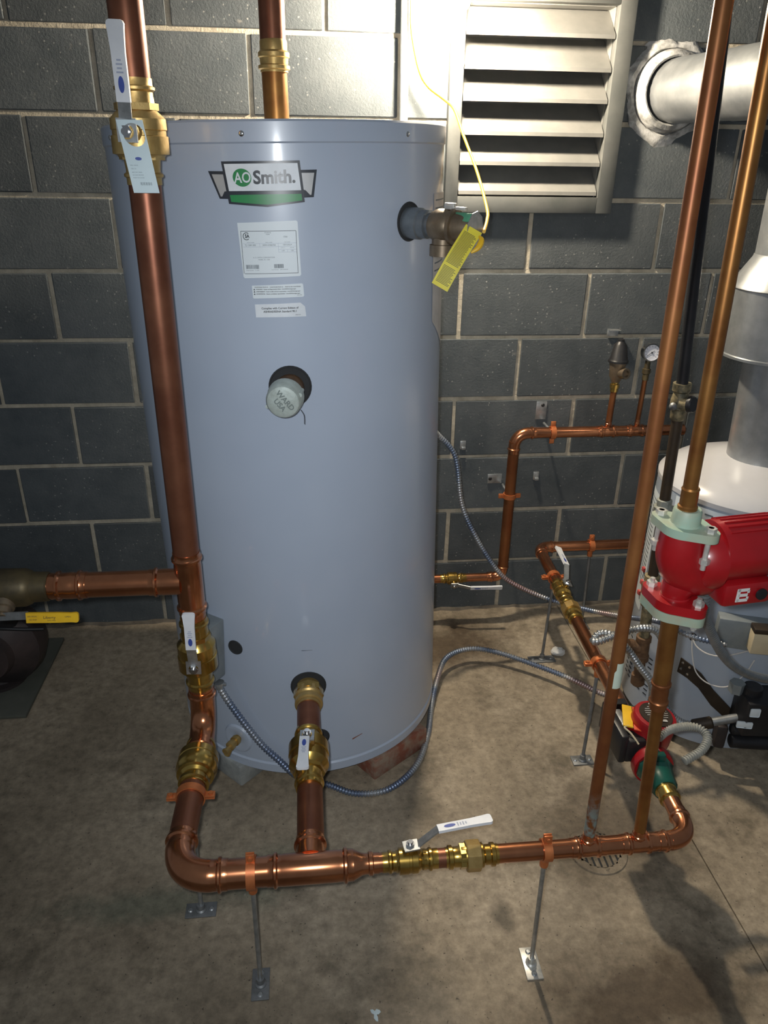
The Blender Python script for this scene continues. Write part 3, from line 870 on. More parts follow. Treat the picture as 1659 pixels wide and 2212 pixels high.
def clamp_support(P, d, r, label, foot=True, plate=(0.037, 0.075), ears='z', rod_mat='steel', plate_mat='steel_dull', wall=False, lean=(0, 0), group=None):
    P, d = V3(P), V3(d).normalized()
    e = Vector((0, 0, 1)) if ears == 'z' else Vector((0, 0, 1)).cross(d).normalized()
    root = thing('pipe_support', label, 'pipe support', (P.x + lean[0], P.y + lean[1], 0), group)
    m_ = MB()
    w = 0.017; R0, R1 = r + 0.0006, r + 0.0040
    m_.lathe(P - d * w / 2, d, [(0, R0), (0, R1), (w, R1), (w, R0), (0, R0)], 30, cap=False)
    s = d.cross(e).normalized()
    for k in (-1, 1):
        c = P + e * k * (R1 + 0.008)
        for q in (-1, 1):
            m_.box(c + s * q * 0.0028, (0.021, w * 0.95, 0.0032), (e, d, s), 0.0010)
    m_.build('clamp_ring', 'clamp', root)
    m_ = MB()
    for k in (-1, 1):
        c = P + e * k * (R1 + 0.010)
        m_.rod(c - s * 0.008, c + s * 0.008, 0.0032, 10)
        m_.lathe(c + s * 0.0046, s, [(0, 0.0052), (0.004, 0.0048)], 10)
    m_.build('clamp_screw', 'clamp', root)
    b = P - Vector((0, 0, R1))
    m_ = MB()
    m_.lathe(b + Vector((0, 0, 0.002)), (0, 0, -1), [(0, 0.010), (0.010, 0.009), (0.022, 0.0085)], 12)
    m_.build('rod_socket', 'clamp', root)
    F = Vector((P.x + lean[0], P.y + lean[1], 0))
    m_ = MB(); m_.rod(b - Vector((0, 0, 0.012)), F + Vector((0, 0, 0.006)), 0.0047, 12)
    m_.build('threaded_rod', rod_mat, root)
    m_ = MB(); m_.box(F + Vector((0, 0, 0.0025)), (plate[0], plate[1], 0.004), None, 0.0012)
    pl = m_.build('base_plate', plate_mat, root)
    m_ = MB(); m_.lathe(F + Vector((0, 0, 0.004)), (0, 0, 1), [(0, 0.012), (0.003, 0.012), (0.006, 0.0085), (0.018, 0.0080)], 14)
    m_.build('rod_flange', plate_mat, root)
    for k in (-1, 1):
        q = F + (Vector((0, 1, 0)) if plate[1] > plate[0] else Vector((1, 0, 0))) * k * max(plate) * 0.34
        m_ = MB(); m_.lathe(q + Vector((0, 0, 0.004)), (0, 0, 1), [(0, 0.0060), (0.0015, 0.0060), (0.0035, 0.0040), (0.0036, 0.001)], 12)
        m_.build('anchor_screw', 'steel', pl)
    return root
def cable(name, pts, r, mat, label, pitch=0.0075, ribs=True, n=10, cat='cable'):
    p = resample(bez(pts, 14), pitch / 4 if ribs else 0.01)
    rad = [r * (1.0 + (0.17 if (i % 4) in (1, 2) else -0.17)) for i in range(len(p))] if ribs else r
    m_ = MB(); m_.sweep(p, rad, n)
    return tag(m_.build(name, mat, None, pts[0], ang=60), label, cat)

R2 = 0.027       # 2 inch copper
R1 = 0.0178      # 1 1/4 inch copper
Rr = 0.0111      # riser copper
ZH = 0.320
YH = -1.360
XL, YL = 0.272, -0.947

# ------------------------------------------------------------------ left riser (x = 0.272, y = -0.947)
pipe('copper_pipe', (XL, YL, 1.62), (XL, YL, 2.35), R2, 'copper_dull', 'upper end of the tall copper riser, above the top valve')
tv, piv = ball_valve((XL, YL, 1.560), (0, 0, 1), 0.078, R2, 0.0455, (-0.10, -1, 0), ((0.268, -1.020, 1.600), (0.270, -1.030, 1.706), 0), 'large brass ball valve on the riser with white lever and hanging tag', mat='brass_cast')
# card on the valve
card = thing('valve_tag', 'pale blue paper tag hanging on the top valve', 'tag', (0.275, -1.006, 1.46))
m_ = MB(); n = 18
hole = [(0.004 + 0.0205 * math.cos(2 * PI * i / n), 0.082 + 0.0205 * math.sin(2 * PI * i / n)) for i in range(n)]
out = []
W_, H_ = 0.020, 0.104
def edge_pt(cx, cy, a):
    dx, dy = math.cos(a), math.sin(a)
    t = 9
    for lim, dd, c0 in ((W_, dx, cx), (-W_, dx, cx)):
        if abs(dd) > 1e-6 and (lim - c0) / dd > 0: t = min(t, (lim - c0) / dd)
    for lim, dd, c0 in ((H_, dy, cy), (0.0, dy, cy)):
        if abs(dd) > 1e-6 and (lim - c0) / dd > 0: t = min(t, (lim - c0) / dd)
    return (cx + dx * t, cy + dy * t)
cxx, cyy = 0.002, 0.083
angs = sorted([2 * PI * i / 24 for i in range(24)] + [math.atan2(b - cyy, a - cxx) % (2 * PI) for a, b in ((W_, H_), (-W_, H_), (-W_, 0.0), (W_, 0.0))])
hr = 0.0165
i2 = [(cxx + hr * math.cos(a), cyy + hr * math.sin(a)) for a in angs]
o2 = [edge_pt(cxx, cyy, a) for a in angs]
def cardpt(a, b, k=0.0):
    return Vector((0.275 + a - 0.10 * (b - 0.083) * 1.5 + 0.0, -1.0165 - 0.002 - k - 0.05 * (0.1 - b), 1.4725 + b))
kk = len(angs)
vs = [cardpt(*p) for p in i2] + [cardpt(*p) for p in o2] + [cardpt(*p, -0.0006) for p in i2] + [cardpt(*p, -0.0006) for p in o2]
fs = []
for i in range(kk):
    j = (i + 1) % kk
    fs += [(i, j, kk + j, kk + i), (2 * kk + i, 3 * kk + i, 3 * kk + j, 2 * kk + j), (kk + i, kk + j, 3 * kk + j, 3 * kk + i), (i, 2 * kk + i, 2 * kk + j, j)]
m_.add(vs, fs)
co = m_.build('card', 'tag_paper', card, flat=True)
m_ = MB()
X_ = (cardpt(0.01, 0.05) - cardpt(0, 0.05)); Y_ = (cardpt(0, 0.06) - cardpt(0, 0.05))
for body, size, a, b, al in (('BALL VALVE', 0.0022, -0.015, 0.040, 'LEFT'), ('SIZE 2 IN', 0.0020, -0.015, 0.035, 'LEFT'), ('600 CWP  PRESS', 0.0022, -0.015, 0.030, 'LEFT'), ('NO LEAD BRONZE', 0.0020, -0.015, 0.026, 'LEFT'), ('MADE FOR WATER', 0.0020, -0.015, 0.022, 'LEFT')):
    flat_text(m_, body, size, cardpt(a, b, 0.0004), X_, Y_, al)
for k in range(14): m_.box(cardpt(-0.006 + 0.0013 * k, 0.0135, 0.0004), ((0.0003, 0.0007, 0.0005)[k % 3], 0.0045, 0.0002), (X_, Y_, X_.cross(Y_)))
m_.build('printed_lines', 'ink_soft', co, flat=True)
m_ = MB(); m_.prism([(0.005 * math.cos(2 * PI * i / 16), 0.0024 * math.sin(2 * PI * i / 16)) for i in range(16)], cardpt(0.0, 0.0495, 0.0006), X_, Y_, 0.0002)
m_.build('printed_oval', 'blue_print', co, flat=True)
pipe('copper_pipe', (XL, YL, 0.770), (XL, YL, 1.500), R2, 'copper_dull', 'long dull copper riser in front of the left of the tank')
tee((XL, YL, 0.712), (0, 0, 1), 0.078, 0.070, (-1, 0, 0), 0.082, R2, R2, 'copper', 'copper tee where the left riser meets the horizontal branch')
pipe('copper_pipe', (XL, YL, 0.615), (XL, YL, 0.650), R2, 'copper', 'short copper stub between the left tee and the valve below it')
ball_valve((XL, YL, 0.530), (0, 0, 1), 0.092, R2, 0.0430, (0.0, -1, 0), ((0.274, -1.022, 0.590), (0.278, -1.030, 0.684), 0), 'brass ball valve with white lever turned up, low on the left riser')
pipe('copper_pipe', (XL, YL, 0.418), (XL, YL, 0.450), R2, 'copper', 'short copper stub above the lower left elbow')
elbow((XL, YL, ZH + 0.006), (0, 0, 1), (-0.02, -1, 0), 0.068, R2, 'copper', 'copper elbow at the foot of the left riser', ext=0.036)
# check valve on the floor-level leg
cv = thing('check_valve', 'fat ringed brass check valve at floor level left of the tank', 'valve', (0.268, -1.066, ZH))
m_ = MB()
m_.lathe((0.270, -1.035 + 0.020, ZH), (-0.02, -1, 0), [(-0.02, R2 * 1.0), (-0.02, R2 * 1.06), (-0.004, R2 * 1.06), (-0.002, R2 * 1.22), (0.004, R2 * 1.22), (0.006, R2 * 1.08), (0.012, R2 * 1.10), (0.030, 0.0410), (0.034, 0.0440), (0.050, 0.0440), (0.052, 0.0425), (0.056, 0.0425), (0.058, 0.0445), (0.074, 0.0445), (0.078, 0.0420), (0.090, 0.0400), (0.092, 0.0340), (0.098, R2 * 1.08), (0.106, R2 * 1.08), (0.108, R2 * 1.22), (0.116, R2 * 1.22), (0.118, R2 * 1.06), (0.124, R2 * 1.06), (0.124, R2)], 36)
m_.build('body', 'brass', cv)
m_ = MB(); m_.lathe((0.2705, -1.047, ZH), (-0.02, -1, 0), [(0, 0.0405), (0.010, 0.0405)], 8)
m_.build('hex_collar', 'brass', cv)
pipe('copper_pipe', (0.2672, -1.120, ZH), (0.263, -1.270, ZH), R2, 'copper_dull', 'short copper pipe running forward from the check valve')
clamp_support((0.2662, -1.162, ZH), (-0.02, -1, 0), R2, 'orange pipe clamp with sideways ears beside the check valve, on a rod', ears='x', plate=(0.068, 0.036), lean=(-0.004, -0.024), plate_mat='steel_dull')
elbow((0.262, YH, ZH), (0.02, 1, 0), (1, 0, 0), 0.062, R2, 'copper', 'copper elbow at the front left corner of the floor manifold', ext=0.036)
# ------------------------------------------------------------------ front header along x
pipe('copper_pipe', (0.325, YH, ZH), (0.460, YH, ZH), R2, 'copper', 'thick copper header pipe between the front left elbow and tee')
clamp_support((0.402, YH, ZH), (1, 0, 0), R2, 'orange pipe clamp on a tall threaded rod under the thick header', plate=(0.036, 0.066), lean=(0.0, -0.006))
tee((0.512, YH, ZH), (1, 0, 0), 0.080, 0.080, (0, 1, 0), 0.066, R2, R2, 'copper', 'shiny copper tee in the front header feeding the tank')
m_ = MB()
m_.lathe((0.580, YH, ZH), (1, 0, 0), [(0, R2), (0.006, R2), (0.012, R2 * 1.02), (0.028, R1 * 1.12), (0.034, R1 * 1.055), (0.040, R1 * 1.055), (0.042, R1 * 1.22), (0.048, R1 * 1.22), (0.050, R1 * 1.06), (0.060, R1 * 1.06), (0.060, R1)], 30)
tag(m_.build('copper_reducer', 'copper', None, (0.58, YH, ZH)), 'copper reducer between the header tee and the brass valve', 'pipe fitting')
pipe('copper_pipe', (0.632, YH, ZH), (0.662, YH, ZH), R1, 'copper', 'short copper stub left of the brass header valve')
ball_valve((0.700, YH, ZH), (1, 0, 0), 0.053, R1, 0.0245, (0, 0.10, 1), ((0.752, -1.352, 0.388), (0.858, -1.340, 0.392), 0), 'small brass ball valve in the header with white lever pointing right', sz=0.85)
pipe('copper_pipe', (0.745, YH, ZH), (0.780, YH, ZH), R1, 'copper_dull', 'short copper stub between the header valve and union')
un = thing('pipe_union', 'brass union with hexagon nut in the front header', 'pipe fitting', (0.82, YH, ZH))
m_ = MB()
m_.lathe((0.768, YH, ZH), (1, 0, 0), [(0, R1), (0, R1 * 1.06), (0.004, R1 * 1.06), (0.006, R1 * 1.24), (0.013, R1 * 1.24), (0.015, R1 * 1.06), (0.026, R1 * 1.08), (0.030, R1 * 1.22), (0.038, R1 * 1.22), (0.044, R1 * 1.3), (0.072, R1 * 1.3), (0.076, R1 * 1.06), (0.086, R1 * 1.06), (0.088, R1 * 1.24), (0.095, R1 * 1.24), (0.097, R1 * 1.06), (0.102, R1 * 1.06), (0.102, R1)], 30)
m_.build('body', 'brass', un)
m_ = MB(); m_.lathe((0.808, YH, ZH), (1, 0, 0), [(0, R1 * 1.55), (0.002, R1 * 1.62), (0.026, R1 * 1.62), (0.028, R1 * 1.50)], 8); m_.build('hex_nut', 'brass_cast', un, ang=20)
m_ = MB(); m_.lathe((0.796, YH, ZH), (1, 0, 0), [(0, R1 * 1.38), (0.010, R1 * 1.38)], 6); m_.build('hex_shoulder', 'brass', un, ang=20)
pipe('copper_pipe', (0.864, YH, ZH), (1.035, YH, ZH), R1, 'copper', 'slimmer copper header pipe right of the union')
clamp_support((0.966, YH, ZH), (1, 0, 0), R1, 'orange pipe clamp on a rod with pale screwed plate under the slim header', plate=(0.035, 0.070), lean=(-0.002, -0.014), plate_mat='zinc')
tee((1.048, YH, ZH), (1, 0, 0), 0.034, 0.034, (0, 0, 1), 0.036, R1, Rr, 'copper', 'left of the two small copper tees at the right of the header')
pipe('copper_pipe', (1.078, YH, ZH), (1.128, YH, ZH), R1, 'copper', 'short copper piece between the two small header tees')
tee((1.150, YH, ZH), (1, 0, 0), 0.034, 0.034, (0, 0, 1), 0.036, R1, Rr, 'copper', 'right of the two small copper tees, next to the end elbow')
pipe('copper_pipe', (1.178, YH, ZH), (1.224, YH, ZH), R1, 'copper', 'short copper piece before the right-hand header elbow')
BX0, BY0, BX1, BY1 = 1.312, -0.130, 1.260, YH          # the return branch line, z = ZH
def br(y): 
    t = (y - BY0) / (BY1 - BY0)
    return Vector((BX0 + (BX1 - BX0) * t, y, ZH))
bd = (br(-1.0) - br(-0.9)).normalized()
elbow((BX1, YH, ZH), (-1, 0, 0), -bd, 0.040, R1, 'copper', 'copper elbow at the front right end of the header', ext=0.030)
# ------------------------------------------------------------------ tank connection
m_ = MB()
XT = 0.513
tc = thing('tank_adapter', 'hexagonal brass adapter in the low front port of the tank', 'pipe fitting', (XT, -0.90, 0.345))
m_.lathe((0.514, -0.850, 0.350), (0, -1, -0.08), [(0, 0.029), (0.030, 0.029), (0.032, 0.034), (0.050, 0.034), (0.054, 0.030), (0.058, R2 * 1.08), (0.062, R2 * 1.24), (0.072, R2 * 1.24), (0.074, R2 * 1.08), (0.084, R2 * 1.08), (0.084, R2)], 32)
m_.build('body', 'brass_cast', tc)
m_ = MB(); m_.lathe((0.514, -0.874, 0.348), (0, -1, -0.08), [(0, 0.0365), (0.020, 0.0365)], 8); m_.build('hex_collar', 'brass', tc, ang=20)
pipe('copper_pipe', (XT, -0.918, 0.345), (XT, -1.010, 0.335), R2, 'copper_dull', 'short copper pipe between the tank adapter and its valve')
ball_valve((0.512, -1.082, 0.328), (0, -1, -0.05), 0.086, R2, 0.0450, (-0.03, 0.05, 1), ((0.505, -1.100, 0.405), (0.500, -1.196, 0.408), 0), 'brass ball valve at the tank front with white lever pointing forward')
pipe('copper_pipe', (XT, -1.150, ZH), (XT, -1.312, ZH), R2, 'copper_dull', 'copper pipe from the tank valve forward to the header tee')
# ------------------------------------------------------------------ left horizontal branch and brass valve
pipe('copper_pipe', (-0.035, YL, 0.712), (0.215, YL, 0.712), R2, 'copper', 'horizontal copper branch leaving the left riser tee')
m_ = MB(); m_.lathe((0.028, YL, 0.712), (1, 0, 0), full_prof(R2, 0.036, 0.036), 32)
tag(m_.build('copper_coupling', 'copper', None, (0.028, YL, 0.712)), 'copper press coupling beside the dark brass valve', 'pipe fitting')
pipe('copper_pipe', (-1.30, YL, 0.712), (-0.19, YL, 0.712), R2, 'copper_dull', 'copper pipe beyond the dark brass valve, out past the left edge')
gv = thing('brass_valve', 'large dark brass valve with yellow lever at the left edge', 'valve', (-0.08, YL, 0.712))
m_ = MB()
m_.lathe((-0.205, YL, 0.712), (1, 0, 0), [(0, 0.030), (0.02, 0.030), (0.03, 0.038), (0.06, 0.040), (0.10, 0.041), (0.145, 0.040), (0.155, 0.036), (0.160, 0.032), (0.190, 0.031), (0.193, 0.0285)], 32)
m_.build('body', 'brass_dark', gv)
m_ = MB(); m_.lathe((-0.095, -0.975, 0.697), (0, -0.85, -0.5), [(0, 0.021), (0.016, 0.021), (0.018, 0.0165), (0.030, 0.0165), (0.031, 0.010), (0.036, 0.010)], 18); m_.build('stem_boss', 'bronze', gv)
m_ = MB(); m_.box((-0.072, -1.006, 0.680), (0.060, 0.003, 0.018)); lev = m_.build('lever', 'steel_dull', gv)
g = grip(gv, (-0.046, -1.010, 0.6775), (0.056, -1.010, 0.6735), 0.0215, 0.006, (0, -1, 0.18), blue=False, taper=1.0, mat='yellow')
m_ = MB()
flat_text(m_, 'Liberty', 0.0085, (0.000, -1.0145, 0.678), (1, 0, -0.04), (0.04, 0.17, 1))
flat_text(m_, '600 WOG', 0.0042, (-0.033, -1.0145, 0.682), (1, 0, -0.04), (0.04, 0.17, 1))
flat_text(m_, '150 WSP', 0.0042, (-0.033, -1.0145, 0.674), (1, 0, -0.04), (0.04, 0.17, 1))
flat_text(m_, 'OPEN', 0.0045, (0.036, -1.0145, 0.678), (1, 0, -0.04), (0.04, 0.17, 1))
flat_text(m_, 'LEAD FREE', 0.0035, (0.003, -1.0145, 0.671), (1, 0, -0.04), (0.04, 0.17, 1))
m_.build('lettering', 'ink', g, flat=True)
# dark pump on its pad
m_ = MB(); m_.box((-0.66, -0.292, 0.006), (0.66, 0.405, 0.012), None, 0.003)
tag(m_.build('equipment_pad', 'pad', None, (-0.66, -0.292, 0)), 'thin dark pad on the floor under the brown pump', 'pad')
pu = thing('cast_iron_pump', 'brown cast iron pump with dark green flange at the left edge', 'pump', (-0.45, -0.34, 0.012))
m_ = MB()
m_.lathe((-0.46, -0.23, 0.150), (0, -1, 0), [(0, 0.06), (0.0, 0.120), (0.03, 0.148), (0.07, 0.155), (0.11, 0.145), (0.135, 0.110), (0.150, 0.085), (0.175, 0.075), (0.18, 0.03)], 32)
m_.build('volute', 'cast_iron', pu)
m_ = MB(); m_.lathe((-0.46, -0.31, 0.0125), (0, 0, 1), [(0, 0.075), (0.010, 0.075), (0.014, 0.055), (0.03, 0.05)], 20); m_.build('foot', 'cast_iron', pu)
m_ = MB(); m_.rod((-0.405, -0.32, 0.24), (-0.395, -0.32, 0.305), 0.052, 20); m_.build('neck', 'iron', pu)
m_ = MB(); m_.box((-0.40, -0.32, 0.325), (0.155, 0.10, 0.030), None, 0.010); m_.build('flange', 'green_dark', pu)
m_ = MB(); m_.box((-0.47, -0.42, 0.215), (0.085, 0.05, 0.070), None, 0.010); bo = m_.build('terminal_box', 'black', pu)
m_ = MB(); m_.box((-0.448, -0.447, 0.213), (0.026, 0.002, 0.028)); m_.build('label', 'label', bo)
cable('power_lead', [(-0.43, -0.40, 0.262), (-0.38, -0.40, 0.258), (-0.32, -0.39, 0.246), (-0.265, -0.38, 0.238)], 0.0055, 'black', 'black lead sticking out of the brown pump', ribs=False)

# ------------------------------------------------------------------ return branch and wall loop
pipe('copper_pipe', br(-0.175), br(-0.385), R1, 'copper', 'copper pipe from the back corner elbow to the branch valve')
ball_valve(br(-0.430), bd, 0.058, R1, 0.0255, (0.38, 0.0, 1), ((1.325, -0.372, 0.385), (1.334, -0.255, 0.385), 0), 'brass ball valve with white lever in the branch near the wall', sz=0.85)
un = thing('pipe_union', 'brass union below the branch valve near the wall', 'pipe fitting', br(-0.52))
m_ = MB(); q = br(-0.480)
m_.lathe(q, bd, [(0, R1 * 1.06), (0.010, R1 * 1.24), (0.018, R1 * 1.24), (0.020, R1 * 1.06), (0.028, R1 * 1.10), (0.034, R1 * 1.3), (0.072, R1 * 1.3), (0.078, R1 * 1.06), (0.088, R1 * 1.06), (0.090, R1 * 1.24), (0.098, R1 * 1.24), (0.100, R1 * 1.06), (0.110, R1 * 1.06), (0.110, R1)], 28)
m_.build('body', 'brass', un)
m_ = MB(); m_.lathe(br(-0.516), bd, [(0, R1 * 1.6), (0.028, R1 * 1.6)], 8); m_.build('hex_nut', 'brass_cast', un, ang=20)
pipe('copper_pipe', br(-0.585), br(-1.000), R1, 'copper', 'copper branch pipe sloping forward from the union to the lower red pump')
clamp_support(br(-0.335), bd, R1, 'orange pipe clamp on the branch near the back wall', ears='x', lean=(-0.008, -0.004), rod_mat='steel_dull', plate=(0.09, 0.036))
clamp_support(br(-0.790), bd, R1, 'orange pipe clamp on the branch behind the right riser', ears='x', lean=(-0.012, -0.020), rod_mat='steel_dull', plate=(0.06, 0.036))
elbow((BX0, BY0, ZH), (1, 0, 0), bd, 0.034, R1, 'copper', 'copper elbow at the back corner of the branch', ext=0.028)
pipe('copper_pipe', (1.360, BY0, ZH), (1.90, BY0, ZH), R1, 'copper', 'low copper pipe along the wall behind the right risers')
clamp_support((1.500, BY0, ZH), (1, 0, 0), R1, 'orange pipe clamp on the low copper pipe along the wall', lean=(0.004, -0.010), rod_mat='steel_dull', plate=(0.036, 0.075))
# wall loop: tank -> valve -> up -> right
YW, ZW = -0.100, 0.192
pipe('copper_pipe', (0.78, YW, ZW), (0.985, YW, ZW), 0.0150, 'copper', 'short copper pipe leaving the right side of the tank near the floor')
ball_valve((1.025, YW, ZW), (1, 0, 0), 0.046, 0.0150, 0.0220, (0.0, -1, -0.45), ((1.080, -0.145, 0.176), (1.192, -0.150, 0.176), 0), 'small brass ball valve low on the wall with white lever pointing right', sz=0.75)
pipe('copper_pipe', (1.062, YW, ZW), (1.175, YW, ZW), 0.0150, 'copper', 'short copper pipe right of the low wall valve')
elbow((1.202, YW, ZW), (-1, 0, 0), (0, 0, 1), 0.030, 0.0165, 'copper', 'copper elbow at the foot of the wall pipe', ext=0.026)
pipe('copper_pipe', (1.202, YW, 0.235), (1.202, YW, 0.700), R1, 'copper_red', 'upright copper pipe on the wall right of the tank')
elbow((1.202, YW, 0.727), (0, 0, -1), (1, 0, 0), 0.042, R1, 'copper', 'copper elbow at the top of the upright wall pipe', ext=0.028)
pipe('copper_pipe', (1.260, YW, 0.727), (1.487, YW, 0.727), R1, 'copper', 'level copper pipe along the wall below the pressure gauge')
tee((1.511, YW, 0.727), (1, 0, 0), 0.034, 0.034, (0, 0, 1), 0.040, R1, 0.0090, 'copper', 'copper tee on the wall under the black-topped relief valve')
tee((1.609, YW, 0.727), (1, 0, 0), 0.034, 0.034, (0, 0, 1), 0.040, R1, 0.0075, 'copper', 'copper tee on the wall under the pressure gauge')
pipe('copper_pipe', (1.538, YW, 0.727), (1.584, YW, 0.727), R1, 'copper', 'short copper piece between the two wall tees')
pipe('copper_pipe', (1.636, YW, 0.727), (1.735, YW, 0.727), R1, 'copper', 'copper pipe end right of the gauge tee')
m_ = MB(); m_.lathe((1.735, YW, 0.727), (1, 0, 0), [(0, R1), (0, R1 * 1.06), (0.010, R1 * 1.06), (0.012, R1 * 1.22), (0.02, R1 * 1.22), (0.022, R1 * 1.06), (0.036, R1 * 1.06), (0.042, R1 * 0.7)], 24)
tag(m_.build('copper_end_fitting', 'copper', None, (1.735, YW, 0.727)), 'copper end cap on the wall pipe behind the risers', 'pipe fitting')
def wall_clamp(P, d, r, label):
    P, d = V3(P), V3(d).normalized()
    root = thing('pipe_clamp', label, 'pipe clamp', P)
    e = d.cross(Vector((0, 1, 0))).normalized()
    w = 0.016; R0, Ro = r + 0.0006, r + 0.004
    m_ = MB(); m_.lathe(P - d * w / 2, d, [(0, R0), (0, Ro), (w, Ro), (w, R0), (0, R0)], 28, cap=False)
    for k in (-1, 1):
        m_.box(P + e * k * (Ro + 0.007), (0.018, w, 0.006), (e, d, e.cross(d)), 0.0015)
    m_.build('clamp_ring', 'clamp', root)
    m_ = MB(); m_.rod(P + Vector((0, Ro - 0.001, 0)), (P.x, -0.004, P.z), 0.0045, 10); m_.build('standoff', 'steel', root)
    return root
wc = wall_clamp((1.326, YW, 0.727), (1, 0, 0), R1, 'orange clamp holding the level wall pipe to a wall plate')
m_ = MB(); m_.box((1.312, -0.003, 0.772), (0.036, 0.004, 0.062), None, 0.001); m_.build('wall_plate', 'steel', wc)
m_ = MB(); m_.lathe((1.316, -0.004, 0.790), (0, -1, 0), [(0, 0.007), (0.004, 0.005)], 10); m_.build('plate_screw', 'iron', wc)
wc = wall_clamp((1.202, YW, 0.505), (0, 0, 1), R1, 'orange clamp halfway up the upright wall pipe')
m_ = MB(); m_.box((1.172, -0.003, 0.528), (0.050, 0.004, 0.034), None, 0.001); m_.build('wall_plate', 'steel', wc)
m_ = MB(); m_.lathe((1.156, -0.004, 0.528), (0, -1, 0), [(0, 0.007), (0.004, 0.005)], 10); m_.build('plate_screw', 'iron', wc)
for i, (x, z, nm) in enumerate(((1.052, 0.655, 'small zinc bracket on the wall right of the tank'), (1.318, 0.535, 'small torn scrap of metal on the wall right of the upright pipe'))):
    m_ = MB(); m_.box((x, -0.004, z), (0.020, 0.006, 0.030), None, 0.002); m_.box((x + 0.002, -0.009, z - 0.010), (0.014, 0.010, 0.010), None, 0.002)
    tag(m_.build('wall_bracket', 'steel', None, (x, 0, z)), nm, 'bracket')
m_ = MB(); m_.box((1.522, -0.004, 1.030), (0.036, 0.008, 0.022), None, 0.001); m_.box((1.522, -0.016, 1.040), (0.036, 0.022, 0.002))
tag(m_.build('wall_bracket', 'steel', None, (1.522, 0, 1.03)), 'small zinc bracket on the wall behind the black-topped valve', 'bracket')
# pressure relief / reducing valve on a riser stub
pv = thing('pressure_valve', 'bronze valve with black cone cap on a copper stub', 'valve', (1.511, YW, 0.765))
m_ = MB(); m_.rod((1.511, YW, 0.762), (1.513, YW, 0.868), 0.0098, 18); m_.build('copper_stub', 'copper_red', pv)
m_ = MB(); m_.lathe((1.513, YW, 0.862), (0, 0, 1), [(0, 0.0125), (0.012, 0.0125), (0.013, 0.015), (0.024, 0.015), (0.026, 0.011), (0.034, 0.011)], 18); m_.build('adapter', 'brass', pv)
m_ = MB(); m_.lathe((1.513, YW, 0.893), (0, 0, 1), [(0, 0.013), (0.010, 0.017), (0.020, 0.022), (0.050, 0.024), (0.058, 0.026), (0.066, 0.026)], 20)
m_.lathe((1.520, YW - 0.010, 0.925), (0.35, -0.9, 0.1), [(0, 0.017), (0.028, 0.017), (0.028, 0.011), (0.020, 0.011)], 18); m_.build('body', 'bronze', pv)
m_ = MB(); m_.lathe((1.513, YW, 0.957), (0, 0, 1), [(0, 0.031), (0.006, 0.031), (0.012, 0.027), (0.055, 0.019), (0.062, 0.013), (0.066, 0.010), (0.072, 0.010), (0.073, 0.004)], 22); m_.build('cone_cap', 'black', pv)
pg = thing('pressure_gauge', 'round white-faced pressure gauge on a thin copper stub', 'gauge', (1.609, YW, 0.765))
m_ = MB(); m_.rod((1.609, YW, 0.762), (1.611, YW, 0.905), 0.0078, 16); m_.build('copper_stub', 'copper_red', pg)
m_ = MB(); m_.lathe((1.611, YW, 0.898), (0, 0, 1), [(0, 0.010), (0.02, 0.010), (0.022, 0.013), (0.036, 0.013), (0.038, 0.009), (0.062, 0.008)], 14); m_.build('adapter', 'brass_dark', pg)
gd = Vector((-0.06, -0.95, 0.12)).normalized(); gc = Vector((1.612, YW - 0.004, 0.988))
m_ = MB(); m_.lathe(gc - gd * 0.012, gd, [(0, 0.022), (0.002, 0.0275), (0.026, 0.0285), (0.029, 0.0285), (0.029, 0.0245), (0.025, 0.0245)], 30); m_.build('case', 'chrome', pg)
m_ = MB(); m_.lathe(gc + gd * 0.0125, gd, [(0, 0.0245), (0.001, 0.0245)], 30); fo = m_.build('dial', 'glass_face', pg)
gx, gy, _ = basis(gd); gx = -gx if gx.x < 0 else gx; gy = -gy if gy.z < 0 else gy
m_ = MB()
for k in range(11):
    a = math.radians(225 - 27 * k); p = gc + gd * 0.0139 + (gx * math.cos(a) + gy * math.sin(a)) * 0.0195
    m_.box(p, (0.0045, 0.0010, 0.0003), (gx * math.cos(a) + gy * math.sin(a), -gx * math.sin(a) + gy * math.cos(a), gd))
m_.build('dial_marks', 'ink', fo)
m_ = MB(); a = math.radians(215); nd = gx * math.cos(a) + gy * math.sin(a)
m_.box(gc + gd * 0.0145 + nd * 0.004, (0.028, 0.0016, 0.0004), (nd, gd.cross(nd), gd)); m_.lathe(gc + gd * 0.014, gd, [(0, 0.003), (0.002, 0.003)], 12); m_.build('needle', 'ink', fo)

# ------------------------------------------------------------------ right risers
XA, XB = 1.048, 1.150
pipe('copper_pipe', (XA, YH, 0.345), (1.024, YH, 2.05), Rr, 'riser_patina', 'tall reddish copper riser with pale green patina at its foot')
m_ = MB(); vs, fs = [], []
for k in range(13):
    a = math.radians(-122 + 7.5 * k)
    for z in (0.712, 0.745, 0.750, 0.764):
        w_ = 1.0 if z < 0.747 else 0.72
        vs.append((1.0429 - (z - 0.712) * 0.014 + (Rr + 0.0008) * math.cos(-1.35 + (a + 1.35) * w_), YH + (Rr + 0.0008) * math.sin(-1.35 + (a + 1.35) * w_), z))
for k in range(12):
    for q in range(3): fs.append((k * 4 + q, k * 4 + 4 + q, k * 4 + 5 + q, k * 4 + 1 + q))
m_.add(vs, fs)
a_ = tag(m_.build('pipe_sticker', 'green_label_paper', None, (1.04, YH, 0.712)), 'pale sticker wrapped round the tall reddish riser', 'sticker')
m_ = MB(); m_.rod((XB, YH, 0.345), (1.131, YH, 0.700), Rr, 28); 
tag(m_.build('copper_pipe', 'copper_old', None, (XB, YH, 0.345)), 'golden copper riser below the upper red pump', 'pipe')
